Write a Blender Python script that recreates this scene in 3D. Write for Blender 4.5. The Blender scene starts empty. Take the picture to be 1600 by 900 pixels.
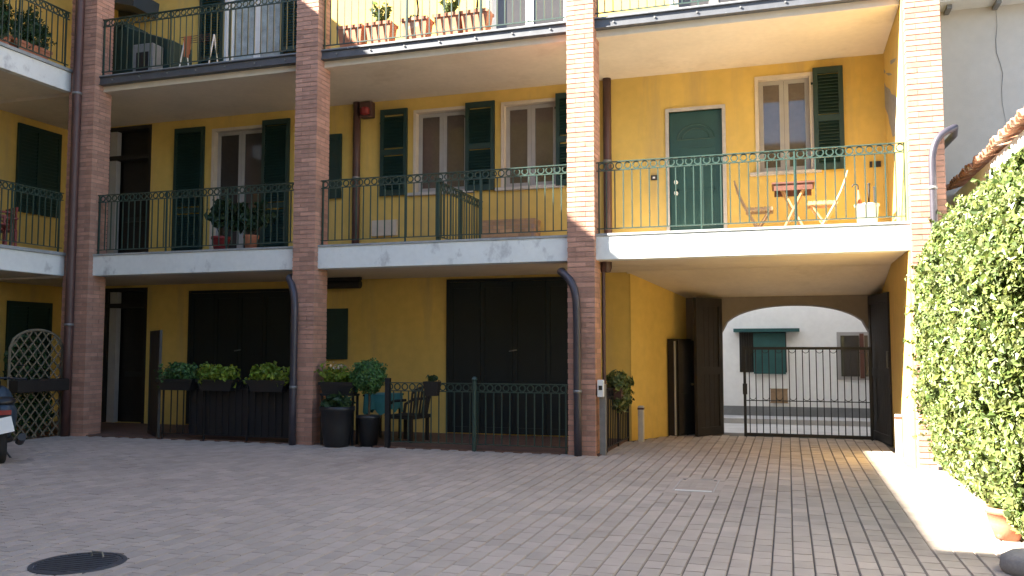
import bpy, math, random
from mathutils import Vector, Matrix, noise
random.seed(7)
R = math.radians
scn = bpy.context.scene
COL = scn.collection
# ------------------------------------------------------------------ camera
CAM_H, YAW, PITCH, FPX = 1.5, 0.3082, 0.0694, 1352.95
cam = bpy.data.cameras.new('camera')
co = bpy.data.objects.new('camera', cam); COL.objects.link(co)
co.location = (0, 0, CAM_H); co.rotation_euler = (math.pi/2+PITCH, 0, YAW)
cam.sensor_width = 36; cam.lens = FPX*36/1600; cam.clip_start = .05; cam.clip_end = 1000
scn.camera = co
# ------------------------------------------------------------------ sky, sun, exposure
SUN = Vector((1.95, 1.0, -1.64)).normalized()          # direction the light travels
w = bpy.data.worlds.new('World'); scn.world = w; w.use_nodes = True
nt = w.node_tree
sky = nt.nodes.new('ShaderNodeTexSky'); sky.sky_type = 'NISHITA'; sky.sun_disc = False
sky.sun_elevation = math.asin(-SUN.z)
sky.sun_rotation = math.atan2(-SUN.x, -SUN.y)
sky.air_density = 1.0; sky.dust_density = 0.6; sky.ozone_density = 1.0
bg = nt.nodes['Background']; bg.inputs[1].default_value = 0.05
nt.links.new(sky.outputs[0], bg.inputs[0])
sl = bpy.data.lights.new('sun', 'SUN'); sl.energy = 5.0; sl.angle = R(.53); sl.color = (1, .93, .80)
so = bpy.data.objects.new('sun', sl); COL.objects.link(so); so.location = (-20, -8, 18)
so.rotation_euler = SUN.to_track_quat('-Z', 'Y').to_euler()
scn.view_settings.view_transform = 'Standard'; scn.view_settings.look = 'None'
scn.view_settings.exposure = 3.2; scn.view_settings.gamma = 1; scn.view_settings.use_curve_mapping = False
scn.render.engine = 'CYCLES'
scn.cycles.max_bounces = 8; scn.cycles.diffuse_bounces = 5

# ------------------------------------------------------------------ photo pixel -> point on a known plane
def _ray(x, y):
    f = Vector((-math.sin(YAW)*math.cos(PITCH), math.cos(YAW)*math.cos(PITCH), math.sin(PITCH)))
    r = Vector((math.cos(YAW), math.sin(YAW), 0)); u = r.cross(f)
    return f + r*((x-800)/FPX) + u*((450-y)/FPX)
def pX(x, y, X): d = _ray(x, y); return Vector((0,0,CAM_H)) + d*(X/d.x)
def pY(x, y, Y): d = _ray(x, y); return Vector((0,0,CAM_H)) + d*(Y/d.y)
def pZ(x, y, Z): d = _ray(x, y); return Vector((0,0,CAM_H)) + d*((Z-CAM_H)/d.z)

# ------------------------------------------------------------------ materials
MATS = {}
def mat(name, col, rough=.7, var=.12, scale=3.0, bump=0.0, bscale=60, metal=0, spec=.5, obrand=0.0, attr=None, stain=None, trans=0, coat=0):
    m = bpy.data.materials.new(name); m.use_nodes = True; n = m.node_tree; b = n.nodes['Principled BSDF']
    b.inputs['Roughness'].default_value = rough; b.inputs['Metallic'].default_value = metal
    b.inputs['Specular IOR Level'].default_value = spec
    if coat: b.inputs['Coat Weight'].default_value = coat
    L = n.links.new
    geo = n.nodes.new('ShaderNodeNewGeometry')
    out = None
    def mixc(kind, fac, a, bb):
        x = n.nodes.new('ShaderNodeMix'); x.data_type = 'RGBA'; x.blend_type = kind
        for sock, v in ((x.inputs[0], fac), (x.inputs[6], a), (x.inputs[7], bb)):
            if hasattr(v, 'links'): L(v, sock)
            else: sock.default_value = v
        return x.outputs[2]
    c = (*col, 1)
    if attr:
        a = n.nodes.new('ShaderNodeAttribute'); a.attribute_name = attr; out = mixc('MULTIPLY', 1.0, c, a.outputs['Color'])
    else:
        rgb = n.nodes.new('ShaderNodeRGB'); rgb.outputs[0].default_value = c; out = rgb.outputs[0]
    if var:
        for sc, am in ((scale, var), (scale*9, var*.6)):
            t = n.nodes.new('ShaderNodeTexNoise'); t.inputs['Scale'].default_value = sc; t.inputs['Detail'].default_value = 5
            L(geo.outputs['Position'], t.inputs['Vector'])
            r = n.nodes.new('ShaderNodeMapRange'); r.inputs[1].default_value = .3; r.inputs[2].default_value = .7
            r.inputs[3].default_value = 1-am; r.inputs[4].default_value = 1+am
            L(t.outputs[0], r.inputs[0])
            cc = n.nodes.new('ShaderNodeCombineColor')
            for i in range(3): L(r.outputs[0], cc.inputs[i])
            out = mixc('MULTIPLY', 1.0, out, cc.outputs[0])
    if obrand:
        oi = n.nodes.new('ShaderNodeObjectInfo')
        r = n.nodes.new('ShaderNodeMapRange'); r.inputs[3].default_value = 1-obrand; r.inputs[4].default_value = 1+obrand
        L(oi.outputs['Random'], r.inputs[0])
        cc = n.nodes.new('ShaderNodeCombineColor')
        for i in range(3): L(r.outputs[0], cc.inputs[i])
        out = mixc('MULTIPLY', 1.0, out, cc.outputs[0])
    if stain:
        scol, lo, hi, ssc, stretch = stain
        mp = n.nodes.new('ShaderNodeMapping'); mp.inputs['Scale'].default_value = stretch
        L(geo.outputs['Position'], mp.inputs[0])
        t = n.nodes.new('ShaderNodeTexNoise'); t.inputs['Scale'].default_value = ssc; t.inputs['Detail'].default_value = 7; t.inputs['Roughness'].default_value = .65
        L(mp.outputs[0], t.inputs['Vector'])
        r = n.nodes.new('ShaderNodeMapRange'); r.inputs[1].default_value = lo; r.inputs[2].default_value = hi
        L(t.outputs[0], r.inputs[0])
        out = mixc('MIX', r.outputs[0], out, (*scol, 1))
    L(out, b.inputs['Base Color'])
    if bump:
        t = n.nodes.new('ShaderNodeTexNoise'); t.inputs['Scale'].default_value = bscale; t.inputs['Detail'].default_value = 4
        L(geo.outputs['Position'], t.inputs['Vector'])
        bp = n.nodes.new('ShaderNodeBump'); bp.inputs['Strength'].default_value = bump; bp.inputs['Distance'].default_value = .01
        L(t.outputs[0], bp.inputs['Height']); L(bp.outputs[0], b.inputs['Normal'])
    if trans:
        tr = n.nodes.new('ShaderNodeBsdfTranslucent'); L(out, tr.inputs[0])
        mx = n.nodes.new('ShaderNodeMixShader'); mx.inputs[0].default_value = trans
        L(b.outputs[0], mx.inputs[1]); L(tr.outputs[0], mx.inputs[2])
        L(mx.outputs[0], n.nodes['Material Output'].inputs[0])
    MATS[name] = m
    return m
mat('yellow', (.63,.435,.118), .9, .09, .7, .3, 90, stain=((.43,.31,.14), .53, .80, 1.7, (1.3,1.3,.16)))
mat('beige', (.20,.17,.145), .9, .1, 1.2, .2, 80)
mat('brick', (.43,.235,.175), .9, .12, 9, .4, 120, obrand=.2)
mat('brick_tan', (.40,.25,.14), .9, .14, 9, .3, 90, obrand=.18)
mat('mortar', (.30,.21,.17), .95, .1, 14, .3, 150)
mat('fascia', (.72,.74,.73), .8, .05, 1.5, .15, 90, stain=((.40,.40,.41), .58, .74, 3.2, (1,1,.7)))
mat('edge_stone', (.30,.31,.31), .8, .15, 5, .2, 90)
mat('soffit', (.67,.59,.49), .9, .06, 1.2, .1, 70, stain=((.50,.42,.33), .58, .8, .9, (1,1,1)))
mat('steel', (.10,.105,.12), .55, .15, 6, .1, 80, metal=.3, stain=((.42,.41,.40), .66, .72, 14, (1,1,1)))
mat('door_green', (.017,.062,.056), .5, .1, 4, .08, 90)
mat('shutter_in_shade', (.0035,.0075,.009), .6, .15, 4, .1, 60)  # shutter green darkened to near black, deep shade put into the colour
mat('glass_pale', (.36,.42,.43), .12, .25, 5, spec=.5)
mat('green', (.0075,.031,.027), .55, .12, 4, .08, 90)
mat('rail', (.028,.056,.047), .38, .12, 12)
mat('dark_iron', (.010,.010,.013), .5, .15, 10)
mat('dark_wood', (.016,.012,.010), .75, .25, 5, .2, 50)
mat('brown_metal', (.085,.04,.035), .5, .12, 6)
mat('pipe', (.055,.05,.065), .4, .12, 6, metal=.2)
mat('frame', (.55,.48,.40), .6, .06, 6)
mat('frame_grey', (.34,.33,.33), .6, .06, 6)
mat('sill', (.45,.42,.40), .7, .1, 10, .1, 80)
mat('glass', (.05,.045,.042), .06, .1, 2, spec=.6)
mat('glass_brown', (.085,.068,.062), .04, .15, 2, spec=.8)
mat('white', (.75,.75,.73), .6, .05, 6)
mat('plaster', (.27,.26,.245), .95, .15, 9, .4, 70)
mat('grey_wall', (.58,.54,.49), .95, .05, 1, .25, 60)
mat('house_white', (.80,.81,.82), .9, .05, 1.2, .15, 60)
mat('plinth', (.19,.20,.21), .9, .1, 5, .2, 60)
mat('street', (.45,.44,.43), .9, .1, 3, .2, 60)
mat('asphalt', (.16,.155,.15), .95, .1, 3)
mat('patio', (.14,.075,.055), .7, .2, 6, .2, 40)
mat('joint', (.13,.115,.10), .95, .15, 8)
mat('teal', (.015,.085,.09), .6, .1, 6)
mat('teal_cloth', (.05,.22,.23), .8, .1, 12)
mat('wood_red', (.11,.04,.026), .55, .2, 12)
mat('wood_sunlit', (.42,.24,.11), .6, .15, 12)  # sunlit tone of table legs and one chair put into the colour
mat('wood_dry', (.30,.20,.12), .7, .2, 9)
mat('trellis', (.15,.125,.085), .8, .2, 9)
mat('red', (.22,.02,.022), .5, .1, 8)
mat('terracotta', (.44,.175,.10), .85, .12, 10, .2, 60, stain=((.55,.42,.34), .6, .75, 7, (1,1,1)))
mat('black_plastic', (.014,.014,.016), .45, .1, 9)
mat('rubber', (.012,.012,.012), .8, .1, 9)
mat('blue_grey', (.03,.05,.075), .45, .1, 6)
mat('soil', (.05,.035,.025), .95, .2, 20)
mat('leaf', (.155,.21,.066), .45, 0, 3, attr='tint', trans=.28)
mat('leaf_dark', (.028,.07,.026), .5, 0, 3, attr='tint', trans=.2)
mat('leaf_bright', (.20,.30,.035), .5, 0, 3, attr='tint', trans=.35)
mat('leaf_mid', (.06,.15,.045), .5, 0, 3, attr='tint', trans=.25)
mat('flower', (.60,.52,.46), .7, 0, 3, attr='tint')
mat('twig', (.07,.05,.03), .9, .2, 20)
mat('tile', (.40,.20,.12), .9, .2, 8, .35, 50, obrand=.3, stain=((.52,.44,.36), .56, .68, 6, (1,1,1)))
mat('iron_cover', (.045,.048,.058), .6, .2, 12, .3, 60)
mat('stone', (.22,.21,.21), .9, .15, 6, .4, 30)
mat('galv', (.22,.22,.22), .5, .12, 8, metal=.4)
mat('plate', (.72,.72,.70), .4, 0)
mat('plate_blue', (.01,.03,.30), .4, 0)
mat('red_lens', (.25,.01,.01), .2, 0)
mat('cloth_orange', (.55,.17,.07), .8, .1, 10)
mat('brass', (.55,.42,.2), .3, 0, metal=.9)
# pavers: tone picked per stone from its place in the bond
PW, PL = .14, .21
def paver_mat():
    m = mat('paver', (.43,.372,.325), .88, .10, .45, .35, 110, stain=((.27,.225,.195), .57, .85, .8, (1,1,1)))
    n = m.node_tree; L = n.links.new; b = n.nodes['Principled BSDF']
    src = b.inputs['Base Color'].links[0].from_socket
    geo = n.nodes.new('ShaderNodeNewGeometry'); s = n.nodes.new('ShaderNodeSeparateXYZ'); L(geo.outputs['Position'], s.inputs[0])
    def mth(op, a, c=None):
        x = n.nodes.new('ShaderNodeMath'); x.operation = op
        for i, v in enumerate((a, c)):
            if v is None: continue
            if hasattr(v, 'links'): L(v, x.inputs[i])
            else: x.inputs[i].default_value = v
        return x.outputs[0]
    row = mth('FLOOR', mth('DIVIDE', s.outputs[0], PW))
    off = mth('MULTIPLY', mth('FLOORED_MODULO', row, 2.0), .5)
    colm = mth('FLOOR', mth('ADD', mth('DIVIDE', s.outputs[1], PL), off))
    cb = n.nodes.new('ShaderNodeCombineXYZ'); L(row, cb.inputs[0]); L(colm, cb.inputs[1])
    wn = n.nodes.new('ShaderNodeTexWhiteNoise'); wn.noise_dimensions = '2D'; L(cb.outputs[0], wn.inputs[0])
    rp = n.nodes.new('ShaderNodeValToRGB'); L(wn.outputs[0], rp.inputs[0])
    e = rp.color_ramp.elements
    e[0].position = 0; e[0].color = (.88,.865,.86,1); e[1].position = 1; e[1].color = (1.10,1.07,1.05,1)
    x = e.new(.3); x.color = (.96,.94,.925,1)
    x = e.new(.75); x.color = (1.03,1.0,1.0,1)
    mx = n.nodes.new('ShaderNodeMix'); mx.data_type = 'RGBA'; mx.blend_type = 'MULTIPLY'; mx.inputs[0].default_value = 1
    L(src, mx.inputs[6]); L(rp.outputs[0], mx.inputs[7]); L(mx.outputs[2], b.inputs['Base Color'])
paver_mat()

# ------------------------------------------------------------------ mesh helpers
class MB:
    def __init__(s): s.v = []; s.f = []
    def add(s, vs, fs):
        o = len(s.v); s.v += [tuple(v) for v in vs]; s.f += [tuple(i+o for i in f) for f in fs]; return s
    def box(s, x0, x1, y0, y1, z0, z1):
        return s.add([(x0,y0,z0),(x1,y0,z0),(x1,y1,z0),(x0,y1,z0),(x0,y0,z1),(x1,y0,z1),(x1,y1,z1),(x0,y1,z1)],
                     [(0,3,2,1),(4,5,6,7),(0,1,5,4),(1,2,6,5),(2,3,7,6),(3,0,4,7)])
    def cbox(s, c, sx, sy, sz, M=None):
        vs = [Vector((a*sx/2, b*sy/2, d*sz/2)) for d in (-1,1) for a,b in ((-1,-1),(1,-1),(1,1),(-1,1))]
        if M: vs = [M @ v for v in vs]
        vs = [v+Vector(c) for v in vs]
        return s.add(vs, [(0,3,2,1),(4,5,6,7),(0,1,5,4),(1,2,6,5),(2,3,7,6),(3,0,4,7)])
    def tube(s, pts, r, n=8, caps=True):
        pts = [Vector(p) for p in pts]; N = len(pts); rs = r if isinstance(r, (list,tuple)) else [r]*N
        rings = []; up = None
        for i, p in enumerate(pts):
            t = (pts[min(i+1,N-1)]-pts[max(i-1,0)]).normalized()
            if up is None:
                up = Vector((0,0,1)) if abs(t.z) < .9 else Vector((1,0,0))
            a = t.cross(up)
            if a.length < 1e-4: a = t.cross(Vector((0,1,0)))
            a.normalize(); b = a.cross(t).normalized(); up = b
            rings.append([p+a*rs[i]*math.cos(2*math.pi*k/n)+b*rs[i]*math.sin(2*math.pi*k/n) for k in range(n)])
        vs = [v for rg in rings for v in rg]; fs = []
        for i in range(N-1):
            for k in range(n):
                fs.append((i*n+k, i*n+(k+1)%n, (i+1)*n+(k+1)%n, (i+1)*n+k))
        if caps: fs += [tuple(range(n))[::-1], tuple((N-1)*n+k for k in range(n))]
        return s.add(vs, fs)
    def lathe(s, prof, c=(0,0,0), n=20, cap=True):
        c = Vector(c); vs = []; fs = []
        for r, z in prof:
            for k in range(n): vs.append(c+Vector((r*math.cos(2*math.pi*k/n), r*math.sin(2*math.pi*k/n), z)))
        for i in range(len(prof)-1):
            for k in range(n): fs.append((i*n+k, i*n+(k+1)%n, (i+1)*n+(k+1)%n, (i+1)*n+k))
        if cap: fs += [tuple(range(n))[::-1], tuple((len(prof)-1)*n+k for k in range(n))]
        return s.add(vs, fs)
    def prism(s, poly, vec):
        n = len(poly); vec = Vector(vec); a = [Vector(p) for p in poly]
        return s.add(a+[p+vec for p in a], [tuple(range(n)), tuple(n+i for i in range(n))[::-1]]+[(i, i+n, (i+1)%n+n, (i+1)%n) for i in range(n)])
    def mesh(s, name, m, smooth=False):
        me = bpy.data.meshes.new(name); me.from_pydata(s.v, [], s.f); me.update()
        import bmesh
        bm = bmesh.new(); bm.from_mesh(me); bmesh.ops.recalc_face_normals(bm, faces=bm.faces); bm.to_mesh(me); bm.free()
        if m: me.materials.append(MATS[m])
        if smooth: me.polygons.foreach_set('use_smooth', [True]*len(me.polygons))
        return me
    def build(s, name, m, parent=None, loc=(0,0,0), rz=0, smooth=False):
        return link(name, s.mesh(name, m, smooth), parent, loc, rz)
def link(name, me, parent=None, loc=(0,0,0), rz=0):
    o = bpy.data.objects.new(name, me); COL.objects.link(o); o.location = loc
    if rz: o.rotation_euler = (0,0,rz)
    if parent: o.parent = parent
    return o
def empty(name, loc=(0,0,0), rz=0):
    o = bpy.data.objects.new(name, None); COL.objects.link(o); o.location = loc; o.rotation_euler = (0,0,rz); o.empty_display_size = .2
    return o
def tag(o, label=None, cat=None, group=None, kind=None):
    for k, v in (('label',label),('category',cat),('group',group),('kind',kind)):
        if v: o[k] = v
    return o
def bevel(o, w=.01, seg=2):
    b = o.modifiers.new('bevel', 'BEVEL'); b.width = w; b.segments = seg; b.limit_method = 'ANGLE'; return o
def leaves(name, m, parent, pts, size, loc=(0,0,0), tint=(.55,1.25), elong=1.5, droop=.5, kind=None, yellow=.25):
    """pts: list of (position, outward normal). Each leaf is a small folded blade of four triangles."""
    vs = []; fs = []; cols = []
    for p, nrm in pts:
        nrm = (Vector(nrm)+Vector((random.gauss(0,.55), random.gauss(0,.55), random.gauss(0,.55)))).normalized()
        t = nrm.cross(Vector((random.gauss(0,1), random.gauss(0,1), random.gauss(0,1)))).normalized()
        t = (t - Vector((0,0,droop))*random.random()).normalized()
        b = nrm.cross(t).normalized()
        sz = size*random.uniform(.55,1.35); L = sz*random.uniform(.85,1.1)*elong*.5; W = sz*random.uniform(.8,1.1)*.5
        p = Vector(p); o = len(vs)
        vs += [p-t*L, p+b*W+nrm*W*.4-t*L*.2, p+t*L-nrm*L*.25, p-b*W+nrm*W*.4-t*L*.2]
        fs += [(o,o+1,o+2),(o,o+2,o+3)]
        k = random.uniform(*tint); y = 1+yellow*random.uniform(-.5,1)
        cols += [(k*y, k, k*random.uniform(.7,1.2), 1)]*4
    me = bpy.data.meshes.new(name); me.from_pydata([tuple(v) for v in vs], [], fs); me.update()
    a = me.color_attributes.new('tint', 'FLOAT_COLOR', 'POINT')
    a.data.foreach_set('color', [c for q in cols for c in q])
    me.materials.append(MATS[m])
    o = link(name, me, parent, loc)
    if kind: o['kind'] = kind
    return o
def blob(c, r, n, shell=.55):
    out = []
    for _ in range(n):
        d = Vector((random.gauss(0,1), random.gauss(0,1), random.gauss(0,1))).normalized()
        k = random.uniform(shell, 1)*(1+.22*noise.noise(d*2.3+Vector(c)))
        out.append((Vector((c[0]+d.x*r[0]*k, c[1]+d.y*r[1]*k, c[2]+d.z*r[2]*k)), d))
    return out

# ------------------------------------------------------------------ setting: ground, paving, street
g = MB().add([(-150,-150,-.03),(150,-150,-.03),(150,150,-.03),(-150,150,-.03)], [(0,1,2,3)]).build('ground', 'asphalt'); tag(g, kind='structure')
st = MB().box(-14, 14, 16.0, 18.9, -.028, .0).build('street', 'street'); tag(st, kind='structure')
YF, YB, YS = 11.88, 14.1, 11.98       # pillar fronts, back wall, slab fronts
pv = MB().box(-11.95, 2.3, -3, 16.0, -.028, .0).build('courtyard_paving', 'joint'); tag(pv, kind='structure')
MC, MR = (-4.72, 4.92), .31
def paver_mesh():
    j = .004; c = .005; h = .014; i = .0012; k = .002; x1, y1 = PW-j, PL-i
    return MB().add([(j,i,-.002),(x1,i,-.002),(x1,y1,-.002),(j,y1,-.002),(j+c,i+k,h),(x1-c,i+k,h),(x1-c,y1-k,h),(j+c,y1-k,h)],
                    [(4,5,6,7),(0,1,5,4),(1,2,6,5),(2,3,7,6),(3,0,4,7)])
pme = [None]*4
for i in range(4):
    q = paver_mesh(); dz = [random.uniform(-.0025,.0025) for _ in range(4)]
    for k in range(4): x,y,z = q.v[4+k]; q.v[4+k] = (x,y,z+dz[k])
    pme[i] = q.mesh('paver', 'paver')
cells = []
r0, r1 = math.ceil(-11.9/PW), math.floor(1.80/PW)
for r in range(r0, r1+1):
    off = .5*(r % 2)
    for c in range(math.ceil(3.2/PL), math.floor(15.4/PL)):
        x, y = r*PW, (c-off)*PL
        cx, cy = x+PW/2, y+PL/2
        if cy > 11.93 and cx < -2.55: continue
        if cy > 13.7 and cx < -2.45+(cy-14.1)*.42+.1: continue
        if cy > 11.8 and cx > 1.42: continue
        if math.hypot(cx-MC[0], cy-MC[1]) < MR-.05: continue
        if -1.2 < cx < -.76 and 9.25 < cy < 10.15: continue
        d = -cx*math.sin(YAW)+cy*math.cos(YAW); px = 800+FPX*((cx*math.cos(YAW)+cy*math.sin(YAW))/max(d,.1)); py = 544+FPX*1.5/max(d,.1)
        vis = -5 < px < 1600 and py < 905
        cells.append((0 if vis else 1, d, x, y))
cells.sort()
rest = MB()
for i, (v, d, x, y) in enumerate(cells):
    if i < 300: link('paver', random.choice(pme), pv, (x,y,0))
    else:
        q = paver_mesh(); dz = random.uniform(-.002,.002); tl = random.uniform(-.002,.002)
        rest.add([(a+x, b+y, cz+dz+(tl if k in (4,7) else 0)) for k,(a,b,cz) in enumerate(q.v)], q.f)
me = bpy.data.meshes.new('paver_field'); me.from_pydata(rest.v, [], rest.f); me.materials.append(MATS['paver'])
tag(link('paver_field', me, pv), kind='stuff')
pt = MB().box(-14.1, -2.5, 11.95, 14.1, -.02, .03).build('patio', 'patio'); tag(pt, kind='structure')

# ------------------------------------------------------------------ main building
B = empty('apartment_building', (-5, 14, 0)); tag(B, 'yellow three storey apartment house with brick pillars, long balconies and an arched passage', 'building')
BO = Vector((-5,14,0))
def bp(name, mb, m, parent=None, **k):
    """part of the main building, world coordinates"""
    mb.v = [(x-BO.x, y-BO.y, z-BO.z) for x,y,z in mb.v]
    return mb.build(name, m, parent or B, **k)
def holed_wall(x0, x1, z0, z1, y, t, holes):
    m = MB(); xs = sorted({x0,x1,*[h[i] for h in holes for i in (0,1)]}); zs = sorted({z0,z1,*[h[i] for h in holes for i in (2,3)]})
    for a, b in zip(xs, xs[1:]):
        for c, d in zip(zs, zs[1:]):
            if any(h[0] <= a+1e-6 and b <= h[1]+1e-6 and h[2] <= c+1e-6 and d <= h[3]+1e-6 for h in holes): continue
            m.add([(a,y,c),(b,y,c),(b,y,d),(a,y,d)], [(0,1,2,3)]); m.add([(a,y+t,c),(b,y+t,c),(b,y+t,d),(a,y+t,d)], [(3,2,1,0)])
    for a, b, c, d in holes:
        m.add([(a,y,c),(b,y,c),(b,y,d),(a,y,d),(a,y+t,c),(b,y+t,c),(b,y+t,d),(a,y+t,d)], [(0,4,5,1),(1,5,6,2),(2,6,7,3),(3,7,4,0)])
    return m
# openings of the back wall (x0,x1,z0,z1)
WIN1 = {'a':(-10.58,-9.46,3.16,5.72), 'b':(-6.30,-5.33,4.27,5.73), 'c':(-4.64,-3.70,4.27,5.73), 'd':(-.38,.41,4.27,5.77)}
DOOR1 = (-1.79,-.94,3.16,5.36); DOORL = (-13.2,-12.06,3.16,5.98)
DOOR0 = (-13.08,-12.05,.03,2.70); BIG1 = (-11.0,-8.85,.05,2.56); BIG2 = (-5.63,-3.30,.05,2.65)
UP1 = (-10.35,-9.12,6.28,8.5); UP2 = (-4.9,-3.5,6.28,8.5); UP3 = (-1.7,-.4,6.28,8.5)
holes = [*WIN1.values(), DOOR1, DOORL, DOOR0, BIG1, BIG2, UP1, UP2, UP3]
bw = holed_wall(-14.1, 1.5, -.02, 9.4, YB, .3, [h for h in holes]+[(-2.45,1.5,-.02,2.746)])
bp('wall', bw, 'yellow')
# rooms behind, blocking light; unseen white street face bounces light into the street
bp('room_block', MB().box(-14.1,-2.46,14.72,16.0,-.02,7.9).box(-2.46,1.9,14.41,16.0,3.1,7.9), 'house_white')
rf = bp('roof', MB().prism([(-14.4,13.4,9.42),(-14.4,16.1,7.92),(-14.4,16.1,8.06),(-14.4,13.4,9.57)], (16.6,0,0)), 'tile')
# passage: left splayed wall, right wall, arch wall, sloping ceiling
bp('passage_wall', MB().prism([(-2.45,14.09,-.02),(-1.72,15.6,-.02),(-1.72,16,-.02),(-2.45,16,-.02)], (0,0,2.9)), 'yellow')
bp('end_wall', MB().box(1.487,1.92,11.995,16.0,-.02,8.0), 'yellow')
xs = [-1.12+2.42*i/24 for i in range(25)]
def archz(x):
    t = (x-.09)/1.21; return 1.77+.47*math.sqrt(max(0,1-abs(t)**2.2))
am = MB()
for a, b in zip(xs, xs[1:]):
    za, zb = archz(a), archz(b)
    am.add([(a,15.6,za),(b,15.6,zb),(b,15.6,2.8),(a,15.6,2.8),(a,16,za),(b,16,zb),(b,16,2.8),(a,16,2.8)], [(0,1,2,3),(7,6,5,4),(0,4,5,1)])
am.box(-1.9,-1.12,15.6,16,-.02,2.8).box(1.30,1.515,15.6,16,-.02,2.8)
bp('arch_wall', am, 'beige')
bp('passage_ceiling', MB().prism([(-2.5,14.0,2.744),(-2.5,15.62,2.39),(-2.5,15.62,2.9),(-2.5,14.0,2.9)], (4.0,0,0)), 'soffit')
lamp = pZ(1195,432,2.744)
lo = bp('ceiling_lamp', MB().lathe([(.02,-.07),(.10,-.055),(.135,-.02),(.14,0)], (lamp.x,lamp.y,2.748), 18), 'white', smooth=True)
bp('lamp_base', MB().lathe([(.155,-.012),(.155,.0)], (lamp.x,lamp.y,2.747), 18), 'frame', lo)
# slabs, fascias
PIL = [(-11.95,-11.40),(-7.41,-7.015),(-2.96,-2.565),(1.51,1.925)]
bp('balcony_slab', MB().box(-14.1,1.48,12.2,YB+.02,2.746,3.10), 'soffit')
bp('balcony_slab', MB().box(-14.1,1.48,12.09,YB+.02,6.0,6.236), 'soffit')
for i in range(3):
    a, b = PIL[i][1]-.02, PIL[i+1][0]+.02
    fs_ = bevel(bp('fascia', MB().box(a,b,YS,12.199,2.744,3.085), 'fascia'), .008)
    bp('edge_strip', MB().box(a,b,YS-.015,12.24,3.086,3.118), 'edge_stone', fs_)
    ch = bp('steel_channel', MB().box(a,b,YS+.02,YS+.035,6.105,6.235).box(a,b,YS-.01,YS+.105,6.098,6.112).box(a,b,YS-.01,YS+.1,6.228,6.244), 'steel')
    for k in range(7):
        x = a+(b-a)*(k+.5)/7
        bp('bolt', MB().tube([(x,YS+.02,6.17),(x,YS+.002,6.17)], .014, 6), 'galv', ch)
    bp('floor_tile', MB().box(a,b,YS+.005,YB,6.246,6.262), 'edge_stone', ch)
# ------ brick pillars (pinwheel bond)
CH = .0715
def brick_mesh(dx, dy, m='brick'):
    return MB().box(0,dx,0,dy,0,CH-.012).mesh('brick', m)
BR = {}
def pillar(x0, x1, ztop, parent):
    W = x1-x0; D = .40; y0 = YF; y1 = y0+D
    s = .125
    core = bp('pillar', MB().box(x0+.007,x1-.007,y0+.007,y1-.007,-.02,ztop), 'mortar', parent)
    rest = MB(); n = 0
    for k in range(int(ztop/CH)):
        z = k*CH+.002; j = .005
        if k % 2: bs = [('f',x0+j,x1-s-j,y0,y0+s), ('f2',x1-s,x1,y0,y1-s-j), ('b',x0+s,x1,y1-s,y1), ('l',x0,x0+s,y0+s+j,y1)]
        else: bs = [('f2',x0,x0+s,y0,y1-s-j), ('f',x0+s+j,x1,y0,y0+s), ('r',x1-s,x1,y0+s+j,y1), ('b',x0,x1-s-j,y1-s,y1)]
        for kind, a, b, c, d in bs:
            jit = random.uniform(-.0025,.0025)
            front = kind[0] in 'fr'
            if front and z < 7.7 and n < 300:
                key = (round(b-a,4), round(d-c,4))
                if key not in BR: BR[key] = brick_mesh(b-a, d-c)
                link('brick', BR[key], core, (a-BO.x, c-BO.y+jit, z)); n += 1
            else: rest.box(a,b,c+jit,d+jit,z,z+CH-.012)
    rest.v = [(x-BO.x,y-BO.y,zz) for x,y,zz in rest.v]
    tag(rest.build('brick_courses', 'brick', core), kind='stuff')
    bp('cap_stone', MB().box(x0-.04,x1+.04,y0-.04,y1+.04,ztop,ztop+.08), 'edge_stone', core)
    return core
for i, (a, b) in enumerate(PIL): pillar(a, b, 9.0, B)
# ------ downpipes
def arc_pts(p0, p1, p2, n=8):
    p0,p1,p2 = map(Vector,(p0,p1,p2)); return [p0*(1-t)**2+p1*2*t*(1-t)+p2*t*t for t in [i/n for i in range(n+1)]]
def downpipe(pts, r=.055, m='pipe', brackets=()):
    o = bp('downpipe', MB().tube(pts, r, 12), m, smooth=True)
    for c in brackets: bp('bracket', MB().tube([Vector(c)-Vector((0,0,.02)), Vector(c)+Vector((0,0,.02))], r+.008, 12), 'galv', o, smooth=True)
yp = YF-.075
downpipe([(-2.80,yp,.0)]+[(-2.805,yp,z) for z in (.6,1.2,1.8)]+arc_pts((-2.81,yp,2.05),(-2.81,yp,2.42),(-3.03,yp+.13,2.56))+[(-3.10,yp+.25,2.60),(-3.12,12.22,2.62)], brackets=[(-2.802,yp,.9)])
downpipe([(-7.31,yp,.0)]+[(-7.31,yp,z) for z in (.6,1.2,1.8)]+arc_pts((-7.31,yp,2.05),(-7.31,yp,2.45),(-7.50,yp+.13,2.60))+[(-7.56,yp+.25,2.63),(-7.58,12.22,2.65)], brackets=[(-7.31,yp,.9)])
downpipe([(1.765,yp,.0)]+[(1.765,yp,z) for z in (.8,1.6,2.4,3.2,3.6)]+arc_pts((1.765,yp,3.8),(1.765,yp,4.12),(1.95,yp+.06,4.22))+[(2.06,yp+.15,4.28),(2.16,12.6,4.33),(2.17,14.49,4.42)], .045, brackets=[(1.765,yp,3.5),(1.765,yp,1.7)])
downpipe([(-11.70,yp,z) for z in (0,1.5,3,4.5,6,7.5,9)], .075, 'brown_metal', brackets=[(-11.70,yp,z) for z in (1.9,5.92,8)])
downpipe([(-7.45,YB-.07,z) for z in (3.1,4,5,6.0)], .07, 'brown_metal', brackets=[(-7.45,YB-.07,4.6)])
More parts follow.
